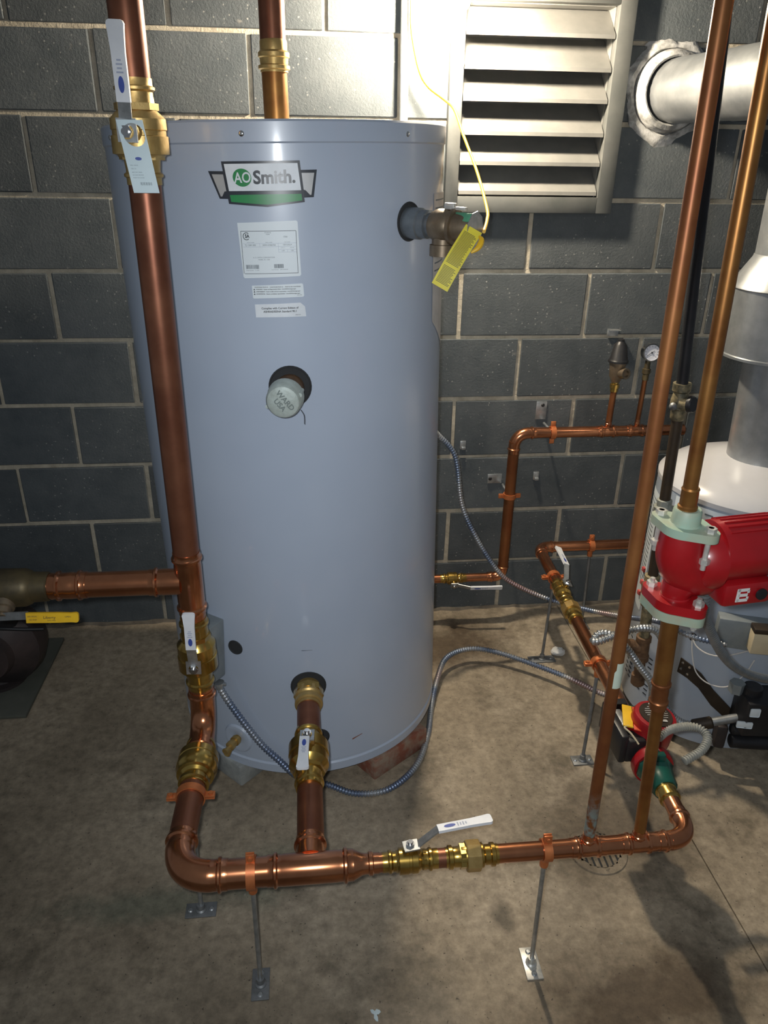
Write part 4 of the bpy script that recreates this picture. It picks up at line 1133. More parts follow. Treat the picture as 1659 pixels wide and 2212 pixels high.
m_ = MB(); m_.lathe((1.1305, YH, 0.690), (-0.05, 0, 1), full_prof(0.0140, 0.034, 0.034), 28)
tag(m_.build('copper_coupling', 'copper_red', None, (1.13, YH, 0.69)), 'copper coupling on the riser under the red pump', 'pipe fitting')
pipe('copper_pipe', (1.129, YH, 0.715), (1.122, YH, 0.842), 0.0148, 'copper_old', 'brown copper piece directly under the red pump flange')
pipe('copper_pipe', (1.110, YH, 1.060), (1.088, YH, 2.05), Rr, 'copper_old', 'golden copper riser above the upper red pump')
m_ = MB(); m_.lathe((1.1115, YH, 1.042), (-0.02, 0, 1), [(0, Rr), (0, Rr * 1.35), (0.008, Rr * 1.35), (0.010, Rr * 1.18), (0.034, Rr * 1.18), (0.036, Rr * 1.26), (0.039, Rr * 1.1), (0.039, Rr)], 24)
tag(m_.build('copper_adapter', 'copper_old', None, (1.11, YH, 1.042)), 'brown copper adapter screwed into the green pump flange', 'pipe fitting')
# upper red pump
p1 = thing('circulator_pump', 'red circulator pump with motor hanging off the golden riser', 'pump', (1.12, YH, 0.86))
fd = Vector((0.56, -0.828, 0))                       # line of the flange bolts
def flange_poly(a, b, n=10):
    """rounded rhombus, half length a (bolt ends), half width b"""
    pts = []
    re = 0.016
    for c, a0 in (((a - re, 0), -62), ((-(a - re), 0), 118)):
        for k in range(n + 1):
            t = math.radians(a0 + 124 * k / n)
            pts.append((c[0] + re * math.cos(t), c[1] + re * math.sin(t)))
        s_ = 1 if c[0] > 0 else -1
        for k in range(1, n):
            t = math.radians((62 + 56 * k / n) + (0 if s_ > 0 else 180))
            pts.append((b * math.cos(t), b * math.sin(t)))
    return pts
def pflange(z, h, mat, name, c):
    m_ = MB(); m_.prism(flange_poly(0.056, 0.036), (c[0], c[1], z), fd, fd.cross(Vector((0, 0, 1))) * -1, h)
    return m_.build(name, mat, p1)
cu, cl = (1.113, YH), (1.120, YH)
pflange(1.006, 0.014, 'green_old', 'upper_flange', cu)
m_ = MB(); m_.lathe((1.113, YH, 1.018), (0, 0, 1), [(0, 0.026), (0.004, 0.0225), (0.024, 0.0215), (0.027, 0.0195), (0.027, 0.014)], 24); m_.build('flange_neck', 'green_old', p1)
pflange(0.872, 0.016, 'red', 'lower_pump_flange', cl)
pflange(0.855, 0.016, 'green_old', 'lower_flange', cl)
m_ = MB(); m_.lathe((1.121, YH, 0.856), (0, 0, -1), [(0, 0.026), (0.006, 0.022), (0.012, 0.0175)], 24); m_.build('flange_neck', 'green_old', p1)
m_ = MB()
m_.lathe((1.121, YH, 0.884), (0, 0, 1), [(0, 0.0245), (0.006, 0.0245), (0.008, 0.0225), (0.012, 0.0225)], 24)
m_.sweep(bez([(1.121, YH, 0.886), (1.122, YH + 0.001, 0.900), (1.130, YH + 0.002, 0.916), (1.146, YH + 0.004, 0.930)], 6), [0.0222 + 0.0105 * (k / 18) for k in range(19)], 22)
m_.sweep(bez([(1.114, YH, 1.008), (1.114, YH, 0.985), (1.116, YH + 0.001, 0.962), (1.128, YH + 0.002, 0.938), (1.146, YH + 0.004, 0.925), (1.168, YH + 0.006, 0.922)], 6), [0.0335 + 0.004 * math.sin(PI * k / 30) for k in range(31)], 26)
m_.lathe((1.135, YH + 0.004, 0.955), (1, 0.10, -0.03), [(0, 0.020), (0.002, 0.042), (0.012, 0.050), (0.030, 0.053), (0.036, 0.053), (0.038, 0.050)], 32)
m_.build('volute', 'red', p1)
m_ = MB(); md = Vector((1, 0.10, 0.02)).normalized(); ma = Vector((1.170, YH + 0.008, 0.965))
m_.lathe(ma, md, [(0, 0.050), (0.004, 0.0505), (0.110, 0.0505), (0.118, 0.046), (0.124, 0.036), (0.126, 0.012)], 40)
mo = m_.build('motor', 'red', p1)
m_ = MB()
x_, y_, _ = basis(md)
for k in range(9):
    a = math.radians((18 if y_.z > 0 else -162) + 13 * k)
    rr = x_ * math.cos(a) + y_ * math.sin(a)
    m_.box(ma + md * 0.060 + rr * 0.0505, (0.098, 0.0016, 0.004), (md, md.cross(rr), rr))
m_.build('cooling_fins', 'red', mo)
m_ = MB(); bc = ma + md * 0.056 + Vector((0, -0.018, -0.064))
m_.box(bc, (0.088, 0.050, 0.042), (md, Vector((-0.1, 1, 0)), Vector((0, 0, 1))), 0.007)
bo = m_.build('terminal_box', 'red', p1)
m_ = MB(); fc = bc + Vector((-0.008, -0.0258, 0.0)); E1 = Vector((1, 0.1, 0)); E3 = Vector((0, 0, 1))
for dx, dz, w, h in ((-0.0085, 0, 0.006, 0.024), (0.0, 0.0095, 0.020, 0.0055), (0.0, 0.0, 0.017, 0.0055), (0.0, -0.0095, 0.020, 0.0055), (0.009, 0.0060, 0.004, 0.005), (0.009, -0.0060, 0.004, 0.005)):
    m_.box(fc + E1 * dx + E3 * dz, (w, 0.0012, h), (E1, Vector((-0.1, 1, 0)), E3))
m_.build('white_emblem', 'white_paint', bo)
m_ = MB(); m_.lathe(bc + Vector((0.024, -0.024, 0.0)), (0.1, -1, 0), [(0, 0.010), (0.003, 0.010), (0.0035, 0.004)], 14); m_.build('knockout_plug', 'iron', bo)
for (c, z0, z1, nm) in ((cu, 0.955, 1.028, 1), (cl, 0.842, 0.902, 2)):
    for k in (-1, 1):
        q = Vector((c[0], c[1], 0)) + fd * k * 0.042
        m_ = MB(); m_.rod(q + Vector((0, 0, z0)), q + Vector((0, 0, z1)), 0.0042, 10)
        zz = 1.020 if nm == 1 else 0.888
        m_.lathe(q + Vector((0, 0, zz)), (0, 0, 1), [(0, 0.0088), (0.008, 0.0088)], 6)
        zz = 0.966 if nm == 1 else 0.848
        m_.lathe(q + Vector((0, 0, zz)), (0, 0, 1), [(0, 0.0088), (0.008, 0.0088)], 6)
        m_.build('flange_bolt', 'zinc', p1)
cable('armoured_cable', [(1.186, -1.336, 0.905), (1.188, -1.335, 0.880), (1.205, -1.315, 0.830), (1.237, -1.280, 0.781), (1.340, -1.200, 0.644), (1.449, -1.120, 0.535), (1.573, -1.050, 0.451), (1.68, -0.98, 0.40)], 0.0085, 'armour_grey', 'ribbed grey cable hanging from the upper red pump', pitch=0.009)
# lower red pump on the branch
p2 = thing('circulator_pump', 'red pump with round dark nameplate and open black control box near the floor', 'pump', br(-1.08))
q = br(-1.085)
m_ = MB()
m_.lathe(br(-1.010), bd, [(0, 0.022), (0.010, 0.024), (0.040, 0.040), (0.075, 0.050), (0.110, 0.042), (0.150, 0.026), (0.165, 0.024)], 28)
m_.lathe(br(-1.150), bd, [(0, 0.045), (0.012, 0.046), (0.020, 0.044)], 24)
m_.build('volute', 'red', p2)
mz = Vector((0.12, -0.08, 1)).normalized()
m_ = MB(); m_.lathe(q + Vector((0.012, 0.0, 0.0)), mz, [(0, 0.048), (0.020, 0.050), (0.072, 0.049), (0.080, 0.046), (0.082, 0.038)], 36)
mo = m_.build('motor', 'red', p2)
m_ = MB(); m_.lathe(q + Vector((0.012, 0.0, 0.0)) + mz * 0.081, mz, [(0, 0.038), (0.003, 0.037), (0.0035, 0.004)], 32); fo = m_.build('nameplate', 'iron_brown', mo)
m_ = MB()
mx = Vector((1, 0, -0.12)).normalized(); my = mz.cross(mx)
for k in range(7):
    m_.box(q + Vector((0.012, 0, 0)) + mz * 0.085 + my * (0.022 - 0.0065 * k) + mx * 0.002, ((0.030, 0.046, 0.052, 0.054, 0.050, 0.044, 0.030)[k], 0.0014, 0.0004), (mx, my, mz))
m_.build('printed_lines', 'label_dusty', fo)
m_ = MB()
for k, (w_, h_) in enumerate(((0.020, 0.005), (0.026, 0.004))):
    m_.box(q + Vector((0.012, 0, 0)) + mz * 0.0856 + my * (0.030 - 0.052 * k) + mx * 0.004, (w_, h_, 0.0006), (mx, my, mz))
m_.build('white_print', 'white_paint', fo)
bxc = q + Vector((-0.048, 0.012, 0.012))
m_ = MB()
m_.box(bxc + Vector((-0.014, 0.0, 0.012)), (0.018, 0.125, 0.075), None, 0.005)      # back tray
m_.box(bxc + Vector((0.010, 0.054, 0.018)), (0.046, 0.022, 0.070), None, 0.005)
m_.box(bxc + Vector((0.014, -0.044, 0.006)), (0.046, 0.040, 0.060), None, 0.006)
bo = m_.build('control_box', 'black', p2)
m_ = MB(); m_.box(bxc + Vector((0.004, 0.012, 0.030)), (0.016, 0.050, 0.030), None, 0.003); m_.build('relay', 'steel_dull', bo)
m_ = MB(); m_.box(bxc + Vector((0.014, 0.002, 0.052)), (0.022, 0.074, 0.004), (Vector((1, -0.35, -0.1)), Vector((0.35, 1, 0)), Vector((0.1, 0, 1))), 0.001); m_.build('warning_sticker', 'yellow', bo)
m_ = MB(); m_.box(bxc + Vector((0.034, -0.006, 0.049)), (0.018, 0.080, 0.003), (Vector((1, -0.35, -0.1)), Vector((0.35, 1, 0)), Vector((0.1, 0, 1))), 0.001); m_.build('orange_sticker', 'orange', bo)
m_ = MB(); m_.box(bxc + Vector((0.004, -0.020, 0.048)), (0.022, 0.006, 0.005), None, 0.001); m_.build('white_clip', 'white_paint', bo)
m_ = MB()
m_.sweep(bez([bxc + Vector((0.022, -0.030, 0.044)), bxc + Vector((0.004, -0.030, 0.052)), bxc + Vector((-0.006, -0.032, 0.050)), bxc + Vector((0.004, -0.046, 0.044)), bxc + Vector((0.016, -0.066, 0.030))], 8), 0.0022, 8)
m_.build('wire', 'beige', bo)
m_ = MB(); m_.ball(bxc + Vector((0.024, -0.078, -0.002)), 0.016, 9, 6, (1.1, 0.9, 1.2)); m_.build('putty', 'foam', bo)
m_ = MB()
m_.lathe(br(-0.996), bd, [(0, R1), (0, 0.026), (0.010, 0.030), (0.012, 0.040), (0.020, 0.040)], 20); m_.build('rear_flange', 'green', p2)
m_ = MB()
m_.lathe(br(-1.170), bd, [(0, 0.040), (0.008, 0.041), (0.014, 0.036), (0.040, 0.031), (0.058, 0.029), (0.064, 0.026), (0.064, 0.02)], 8, ph=0.3)
m_.box(br(-1.178) + Vector((0, 0, 0.030)), (0.030, 0.016, 0.040), None, 0.004)
m_.box(br(-1.178) + Vector((-0.01, 0, -0.030)), (0.030, 0.016, 0.040), None, 0.004)
m_.build('front_flange', 'green', p2, ang=50)
m_ = MB(); m_.lathe(br(-1.155) + Vector((0, 0, 0.043)), bd, [(0, 0.0075), (0.012, 0.0075), (0.012, 0.0045), (0.022, 0.0045)], 10); m_.build('flange_bolt', 'zinc', p2)
m_ = MB()
m_.lathe(br(-1.224), bd, [(0, 0.0225), (0.012, 0.0225), (0.014, 0.0205), (0.026, 0.0205), (0.028, 0.0225), (0.036, 0.0225), (0.038, 0.0190), (0.042, 0.0178)], 24)
tag(m_.build('brass_adapter', 'brass', None, br(-1.224)), 'brass adapter between green flange and right-hand elbow', 'pipe fitting')
pipe('copper_pipe', br(-1.255), br(-1.318), R1, 'copper', 'short copper piece between brass adapter and right-hand elbow')
cable('flexible_conduit', [(1.276, -1.148, 0.385), (1.307, -1.131, 0.390), (1.350, -1.123, 0.390), (1.380, -1.130, 0.388), (1.388, -1.153, 0.382), (1.362, -1.180, 0.372), (1.316, -1.196, 0.360)], 0.0085, 'conduit_grey', 'looped grey flexible conduit on the lower red pump', pitch=0.006)

# ------------------------------------------------------------------ black iron gas line
GY = -0.72
pipe('gas_pipe', (1.338, GY, 2.00), (1.408, GY, 1.052), 0.0134, 'iron', 'upper black iron gas pipe behind the right risers')
gk = thing('gas_fitting', 'corroded bronze drain fitting with round port on the gas line', 'pipe fitting', (1.41, GY, 1.02))
m_ = MB(); m_.lathe((1.408, GY, 1.062), (0.04, 0, -1), [(0, 0.014), (0, 0.021), (0.018, 0.021), (0.022, 0.017), (0.040, 0.021), (0.060, 0.021), (0.064, 0.0175), (0.085, 0.0175), (0.09, 0.0145)], 16)
m_.lathe((1.411, GY - 0.010, 1.015), (0.55, -0.85, 0.15), [(0, 0.017), (0.030, 0.017), (0.030, 0.0115), (0.018, 0.0115), (0.018, 0.001)], 18); m_.build('body', 'iron_corroded', gk)
m_ = MB(); m_.lathe((1.421, GY - 0.026, 1.0182), (0.55, -0.85, 0.15), [(0, 0.0195), (0.008, 0.0195), (0.011, 0.017), (0.011, 0.012)], 20); m_.build('port_ring', 'iron', gk)
m_ = MB(); m_.ball((1.392, GY - 0.008, 1.008), 0.010, 12, 8); m_.build('knob', 'steel_dull', gk)
pipe('gas_pipe', (1.412, GY, 0.985), (1.419, GY, 0.752), 0.0134, 'iron_brown', 'dark brown gas pipe above the grey union')
gu = thing('gas_union', 'grey iron union on the brown gas pipe', 'pipe fitting', (1.42, GY, 0.73))
m_ = MB(); m_.lathe((1.419, GY, 0.764), (0.03, 0, -1), [(0, 0.0135), (0.002, 0.019), (0.018, 0.019), (0.020, 0.026), (0.044, 0.026), (0.046, 0.019), (0.062, 0.019), (0.064, 0.0135)], 8); m_.build('body', 'grey_union', gu, ang=20)
pipe('gas_pipe', (1.421, GY, 0.702), (1.426, GY, 0.535), 0.0134, 'iron_brown', 'dark brown gas pipe between the grey union and the gas cock')
gc_ = thing('gas_cock', 'corroded bronze gas cock on the brown pipe beside the heater', 'valve', (1.427, GY, 0.50))
m_ = MB(); m_.lathe((1.425, GY, 0.545), (0.03, 0, -1), [(0, 0.014), (0.002, 0.020), (0.018, 0.020), (0.024, 0.016), (0.040, 0.024), (0.056, 0.024), (0.068, 0.017), (0.078, 0.020), (0.094, 0.020), (0.096, 0.014)], 10)
m_.lathe((1.427, GY - 0.040, 0.497), (0, 1, 0), [(0, 0.012), (0.03, 0.014), (0.07, 0.013)], 12); m_.build('body', 'iron_corroded', gc_, ang=25)
m_ = MB(); m_.box((1.405, GY - 0.040, 0.510), (0.034, 0.008, 0.018), (Vector((1, 0, 0.5)), Vector((0, 1, 0)), Vector((-0.5, 0, 1))), 0.003); m_.build('lever', 'iron_corroded', gc_)
pipe('gas_pipe', (1.428, GY, 0.452), (1.434, GY, 0.345), 0.0148, 'iron_corroded', 'corroded gas pipe between cock and drip tee')
gt = thing('drip_tee', 'rusty copper-coloured gas tee with capped drip leg', 'pipe fitting', (1.436, GY, 0.31))
m_ = MB(); m_.lathe((1.434, GY, 0.352), (0.04, 0, -1), [(0, 0.0150), (0.002, 0.0205), (0.016, 0.0205), (0.018, 0.0180), (0.062, 0.0180), (0.064, 0.0205), (0.078, 0.0205), (0.080, 0.014), (0.130, 0.014), (0.131, 0.019), (0.160, 0.019), (0.166, 0.014)], 20)
m_.lathe((1.436, GY, 0.314), (-1, 0.1, 0.06), [(0.010, 0.018), (0.026, 0.018), (0.027, 0.0205), (0.040, 0.0205), (0.040, 0.012)], 18); m_.build('body', 'iron_rust', gt)

# ------------------------------------------------------------------ water heater at the right
HC = (1.735, -0.585); HR = 0.245
ht = thing('water_heater', 'short pale grey gas water heater at the right edge', 'water heater', (HC[0], HC[1], 0))
def hp(a, z, dr=0.0):
    a = math.radians(a); return Vector((HC[0] + (HR + dr) * math.cos(a), HC[1] + (HR + dr) * math.sin(a), z))
def hrad(a): a = math.radians(a); return Vector((math.cos(a), math.sin(a), 0))
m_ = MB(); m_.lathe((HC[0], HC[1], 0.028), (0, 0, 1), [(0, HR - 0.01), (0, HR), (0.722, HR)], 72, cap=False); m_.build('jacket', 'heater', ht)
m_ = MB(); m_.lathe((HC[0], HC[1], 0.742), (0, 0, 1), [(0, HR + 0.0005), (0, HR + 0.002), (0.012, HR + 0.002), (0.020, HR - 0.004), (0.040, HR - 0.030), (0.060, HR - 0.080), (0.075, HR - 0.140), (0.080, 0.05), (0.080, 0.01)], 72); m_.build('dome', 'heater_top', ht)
for k in range(3):
    a = math.radians(-100 + 120 * k); m_ = MB(); m_.rod((HC[0] + 0.19 * math.cos(a), HC[1] + 0.19 * math.sin(a), 0.0), (HC[0] + 0.19 * math.cos(a), HC[1] + 0.19 * math.sin(a), 0.032), 0.018, 14); m_.build('foot', 'steel_dull', ht)
def hpatch(name, mat, a0, a1, z0, z1, dr, parent, z0b=None):
    m_ = MB(); k = max(2, int(abs(a1 - a0) / 3)); vs, fs = [], []
    for i in range(k + 1):
        t = i / k; a = a0 + (a1 - a0) * t
        vs += [hp(a, z0 if z0b is None else z0 + (z0b - z0) * t, dr), hp(a, z1, dr)]
    for i in range(k): fs.append((2 * i, 2 * i + 2, 2 * i + 3, 2 * i + 1))
    m_.add(vs, fs); return m_.build(name, mat, parent)
def hlines(parent, rows, a0, a1, z0, dz, mat='ink_soft', dr=0.0018, h=0.0035, name='printed_lines'):
    m_ = MB()
    for r_ in range(rows):
        b1 = a0 + (a1 - a0) * random.uniform(0.55, 1.0); k = max(2, int(abs(b1 - a0) / 3)); vs, fs = [], []
        for i in range(k + 1):
            a = a0 + (b1 - a0) * i / k; vs += [hp(a, z0 - r_ * dz, dr), hp(a, z0 - r_ * dz + h, dr)]
        for i in range(k): fs.append((2 * i, 2 * i + 2, 2 * i + 3, 2 * i + 1))
        m_.add(vs, fs)
    return m_.build(name, mat, parent)
l1 = hpatch('front_label', 'label', -168, -95, 0.60, 0.735, 0.0010, ht)
l1['label'] = 'wide white instruction label under the heater top'
m_ = MB()
for r_ in range(6):
    a = -160
    while a < -98:
        w = random.uniform(2, 7); k = 2
        z = 0.718 - r_ * 0.017 - (0.004 if r_ > 1 else 0)
        m_.add([hp(a, z, 0.0016), hp(a + w, z, 0.0016), hp(a + w, z + 0.004, 0.0016), hp(a, z + 0.004, 0.0016)], [(0, 1, 2, 3)])
        a += w + random.uniform(3, 12)
m_.build('printed_lines', 'ink_soft', l1)
l2 = hpatch('side_label', 'label', 175, 140, 0.33, 0.70, 0.0010, ht)
l2['label'] = 'tall white instruction label on the left flank of the heater'
hlines(l2, 20, 172, 143, 0.675, 0.0135, h=0.0040)
m_ = MB()
for z, a in ((0.46, 171), (0.42, 172), (0.38, 170)): m_.box(hp(a, z, 0.0015), (0.014, 0.012, 0.014), (Vector((0, 1, 0)), hrad(a), Vector((0, 0, 1))), 0.002)
m_.build('red_marks', 'red_dusty', l2)
# louvred vent slots low on the left
m_ = MB()
for r_ in range(9):
    for k in range(5):
        a = 170 + k * 7.0; z = 0.225 - r_ * 0.0155
        X = Vector((-hrad(a).y, hrad(a).x, 0))
        m_.box(hp(a, z, 0.0004), (0.014, 0.0016, 0.0035), (X, hrad(a), Vector((0, 0, 1))))
vsl = m_.build('vent_slots', 'ink', ht); vsl['kind'] = 'stuff'
def hbox(name, mat, a, z, w, d, h, parent=None, dr=0.0, bev=0.003, tilt=0.0):
    r = hrad(a); X = Vector((-r.y, r.x, 0)); Z = Vector((0, 0, 1))
    if tilt: X, Z = X * math.cos(tilt) + Z * math.sin(tilt), Z * math.cos(tilt) - X * math.sin(tilt)
    m_ = MB(); m_.box(hp(a, z, dr + d / 2), (w, d, h), (X, r, Z), bev); return m_.build(name, mat, parent or ht)
# control transformer box, gas valve, burner tube, strap
tb = hbox('control_box', 'grey_box', -111, 0.425, 0.130, 0.038, 0.085, dr=-0.004)
hbox('relay', 'beige', -104, 0.428, 0.050, 0.034, 0.060, tb, 0.036)
hbox('relay_lid', 'iron_brown', -104, 0.466, 0.054, 0.036, 0.014, tb, 0.036)
gvv = hbox('gas_control_valve', 'iron', -96, 0.205, 0.095, 0.085, 0.105, dr=0.006)
hbox('valve_label', 'label', -101, 0.232, 0.026, 0.002, 0.026, gvv, 0.092)
hbox('valve_label', 'label', -104, 0.190, 0.040, 0.002, 0.020, gvv, 0.092)
m_ = MB(); m_.lathe(hp(-100, 0.255, 0.04), (0, 0, 1), [(0, 0.026), (0.022, 0.024), (0.026, 0.018)], 20); m_.build('control_knob', 'black', gvv)
m_ = MB(); m_.lathe(hp(-108, 0.252, 0.035), (0, 0, 1), [(0, 0.020), (0.030, 0.020)], 6); m_.build('solenoid', 'grey_box', gvv)
m_ = MB()
r = hrad(-100); X = Vector((-r.y, r.x, 0))
for k, (z, rr) in enumerate(((0.118, 0.017), (0.086, 0.019))):
    c = hp(-104, z, 0.026 + 0.01 * k)
    m_.lathe(c - X * 0.004, X, [(0, rr * 0.6), (0.004, rr), (0.16, rr), (0.164, rr * 0.7)], 18)
m_.build('burner_tubes', 'iron', ht)
hbox('burner_cover', 'cast_iron', -110, 0.100, 0.030, 0.045, 0.075, dr=0.004, bev=0.008)
# dark strap with four screws
m_ = MB()
def hflat(pts, dr, th):
    n = len(pts); top = [hp(a, z, dr + th) for a, z in pts]; bot = [hp(a, z, dr) for a, z in pts]
    m_.add(bot + top, [tuple(range(n, 2 * n)), tuple(range(n - 1, -1, -1))] + [(i, (i + 1) % n, n + (i + 1) % n, n + i) for i in range(n)])
hflat([(-141, 0.288), (-133.5, 0.277), (-134, 0.232), (-141.5, 0.240)], 0.002, 0.003)
hflat([(-133.5, 0.277), (-127, 0.262), (-127, 0.215), (-134, 0.232)], 0.002, 0.004)
hflat([(-127, 0.262), (-118, 0.220), (-118, 0.172), (-127, 0.215)], 0.002, 0.004)
hflat([(-118, 0.220), (-106, 0.172), (-106, 0.130), (-118, 0.172)], 0.002, 0.005)
stp = m_.build('strap', 'iron_brown', ht)
for a, z in ((-139, 0.276), (-139.5, 0.255), (-134.5, 0.270), (-135, 0.246)):
    m_ = MB(); m_.lathe(hp(a, z, 0.005), hrad(a), [(0, 0.0042), (0.002, 0.0036), (0.0022, 0.001)], 10); m_.build('strap_screw', 'chrome', stp)
for a, z in ((-116.2, 0.070), (-150, 0.33)):
    m_ = MB(); m_.lathe(hp(a, z, 0.0), hrad(a), [(0, 0.0050), (0.003, 0.0042), (0.0032, 0.001)], 10); m_.build('jacket_screw', 'chrome', ht)
m_ = MB(); m_.lathe(hp(-136.9, 0.364, 0.0), hrad(-136.9), [(0, 0.0125), (0.004, 0.0115), (0.004, 0.006), (0.001, 0.005)], 18); gr = m_.build('grommet', 'black', ht)
def hwire(pts, r, name, mat, parent):
    m_ = MB(); m_.sweep(bez([hp(*p) for p in pts], 10), r, 8); return m_.build(name, mat, parent)
hwire([(-136.9, 0.364, 0.004), (-133, 0.346, 0.012), (-126, 0.337, 0.016), (-118, 0.342, 0.016), (-108, 0.362, 0.012), (-102, 0.385, 0.02)], 0.0020, 'sensor_wire', 'label_dusty', gr)
hwire([(-136.9, 0.362, 0.004), (-134.5, 0.320, 0.012), (-130, 0.270, 0.016), (-122, 0.247, 0.018), (-112, 0.250, 0.018), (-104, 0.290, 0.012), (-100, 0.340, 0.01)], 0.0018, 'sensor_wire', 'label_dusty', gr)
# gas feed: flex tube + nipples
gf = thing('gas_feed', 'flexible gas tube with brown coupling feeding the heater valve', 'pipe fitting', hp(-135, 0.14, 0.03))
fp = [(1.455, -0.770, 0.240), (1.480, -0.790, 0.190), (1.505, -0.815, 0.150), (1.530, -0.835, 0.138), (1.555, -0.850, 0.142)]
p = resample(bez(fp, 14), 0.0018); m_ = MB(); m_.sweep(p, [0.0105 * (1.1 if i % 4 in (1, 2) else 0.92) for i in range(len(p))], 14); m_.build('flex_tube', 'steel', gf, ang=60)
a_, b_ = Vector((1.555, -0.850, 0.142)), Vector((1.665, -0.870, 0.178)); dd = (b_ - a_).normalized()
m_ = MB(); m_.lathe(a_ - dd * 0.006, dd, [(0, 0.0125), (0.004, 0.0165), (0.050, 0.0165), (0.054, 0.0125)], 18); m_.build('coupling', 'iron_brown', gf)
m_ = MB(); m_.rod(a_ + dd * 0.045, b_, 0.0120, 18); m_.build('nipple', 'steel_dull', gf)
# draft hood and flue
fl = thing('flue_stack', 'galvanised draft hood and vent pipe above the water heater', 'flue', (HC[0], HC[1], 0.82))
m_ = MB(); m_.lathe((1.735, -0.585, 0.805), (-0.04, 0, 1), [(0, 0.080), (0, 0.082), (0.31, 0.082)], 40); m_.build('lower_pipe', 'duct', fl)
m_ = MB(); m_.lathe((1.724, -0.585, 1.095), (-0.03, 0, 1), [(0, 0.128), (0, 0.146), (0.006, 0.146), (0.008, 0.142), (0.165, 0.140)], 48, cap=False); m_.build('hood_skirt', 'duct', fl)
m_ = MB(); m_.lathe((1.719, -0.585, 1.258), (-0.03, 0, 1), [(0, 0.1405), (0.003, 0.145), (0.008, 0.143), (0.070, 0.104), (0.078, 0.102)], 48, cap=False); m_.build('hood_cone', 'duct', fl)
m_ = MB(); m_.lathe((1.716, -0.585, 1.325), (-0.02, 0, 1), [(0, 0.100), (0.28, 0.098)], 40); m_.build('upper_pipe', 'duct', fl)
m_ = MB()
m_.lathe((1.588, 0.02, 1.712), (0.20, -0.98, 0), [(0, 0.083), (0.30, 0.083), (0.301, 0.0845), (0.54, 0.0845)], 44)
hd_ = Vector((0.20, -0.98, 0)).normalized(); e0 = Vector((1.588, 0.02, 1.712)) + hd_ * 0.53
m_.sweep(bez([e0, e0 + hd_ * 0.05 + Vector((0, 0, -0.006)), e0 + hd_ * 0.10 + Vector((0.0, 0, -0.045)), Vector((1.71, -0.605, 1.60))], 6), 0.0845, 32)
tag(m_.build('flue_pipe', 'duct', None, (1.588, 0.0, 1.712)), 'galvanised vent duct running into the block wall', 'duct')
# cement collar round the duct
m_ = MB(); n = 56; vs, fs = [], []
fcx, fcz = 1.585, 1.712
rings = ((0.083, -0.040), (0.088, -0.043), (0.099, -0.036), (0.104, -0.020), (0.106, -0.004), (0.110, -0.011), (0.120, -0.010), (0.130, -0.004), (0.136, 0.001))
for k, (rr, y) in enumerate(rings):
    for i in range(n):
        a = 2 * PI * i / n
        j = (0.005 * math.sin(3 * a + 0.6) + 0.004 * math.sin(7 * a) + random.uniform(-0.004, 0.004)) * max(0, k - 4) / 3
        vs.append((fcx + 0.004 + (rr + j) * math.cos(a), y + random.uniform(-0.0025, 0.0025) * (0 < k < 8), fcz + (rr + j) * math.sin(a)))
for k in range(len(rings) - 1):
    for i in range(n):
        q = (i + 1) % n; fs.append((k * n + i, k * n + q, (k + 1) * n + q, (k + 1) * n + i))
m_.add(vs, fs)
tag(m_.build('cement_collar', 'cement', None, (fcx, 0, fcz)), 'rough white cement ring sealing the duct to the wall', 'seal')

# ------------------------------------------------------------------ tank accessories as separate things
# top outlet pipe
pipe('copper_pipe', (0.486, -0.500, 1.582), (0.484, -0.500, 1.700), R2, 'copper_old', 'copper stub rising from the tank top below the brass coupling')
pipe('copper_pipe', (0.484, -0.500, 1.735), (0.482, -0.500, 2.30), R2, 'copper_dull', 'copper pipe above the brass coupling over the tank')
m_ = MB(); m_.lathe((0.4845, -0.500, 1.690), (0, 0, 1), [(0, R2), (0, R2 * 1.08), (0.004, R2 * 1.08), (0.006, R2 * 1.24), (0.012, R2 * 1.24), (0.014, R2 * 1.08), (0.026, R2 * 1.12), (0.028, R2 * 1.22), (0.036, R2 * 1.22), (0.040, R2 * 1.05), (0.056, R2 * 1.06), (0.060, R2)], 32)
tag(m_.build('brass_coupling', 'brass_cast', None, (0.4845, -0.5, 1.69)), 'brass coupling on the pipe above the tank top', 'pipe fitting')
# white conduit on the wall
m_ = MB(); m_.rod((0.826, -0.020, 1.10), (0.8205, -0.020, 2.10), 0.0115, 18)
cdo = tag(m_.build('conduit_pipe', 'white_paint', None, (0.826, -0.02, 1.1)), 'thin white conduit running up the wall behind the tank', 'conduit')
# bare bulb in a pendant holder, its glass glowing at the top edge of the picture
lf = thing('bare_bulb_lamp', 'glowing bare bulb hanging in front of the wall beside the louver', 'lamp', (BULB[0], -0.02, 2.12))
bv = Vector(BULB)
m_ = MB(); m_.box((0.900, -0.025, 2.130), (0.15, 0.05, 0.10), None, 0.006); m_.build('outlet_box', 'steel_dull', lf)
m_ = MB(); m_.sweep(bez([(BULB[0], -0.05, 2.135), (BULB[0], -0.13, 2.130), (BULB[0], -0.185, 2.090), (BULB[0], BULB[1], 2.02)], 8), 0.008, 12); m_.build('arm', 'white_paint', lf)
m_ = MB(); m_.lathe(bv + Vector((0, 0, 0.155)), (0, 0, -1), [(0, 0.012), (0.01, 0.022), (0.055, 0.024), (0.075, 0.019), (0.085, 0.014), (0.105, 0.0135)], 24); m_.build('socket', 'white_paint', lf)
m_ = MB(); m_.lathe(bv + Vector((0, 0, 0.055)), (0, 0, -1), [(0, 0.0135), (0.010, 0.015), (0.025, 0.022), (0.040, 0.0285), (0.055, 0.0310), (0.070, 0.0285), (0.080, 0.0210), (0.085, 0.010)], 20)
gm, gnt, gbs = newmat('glowing_bulb_glass')
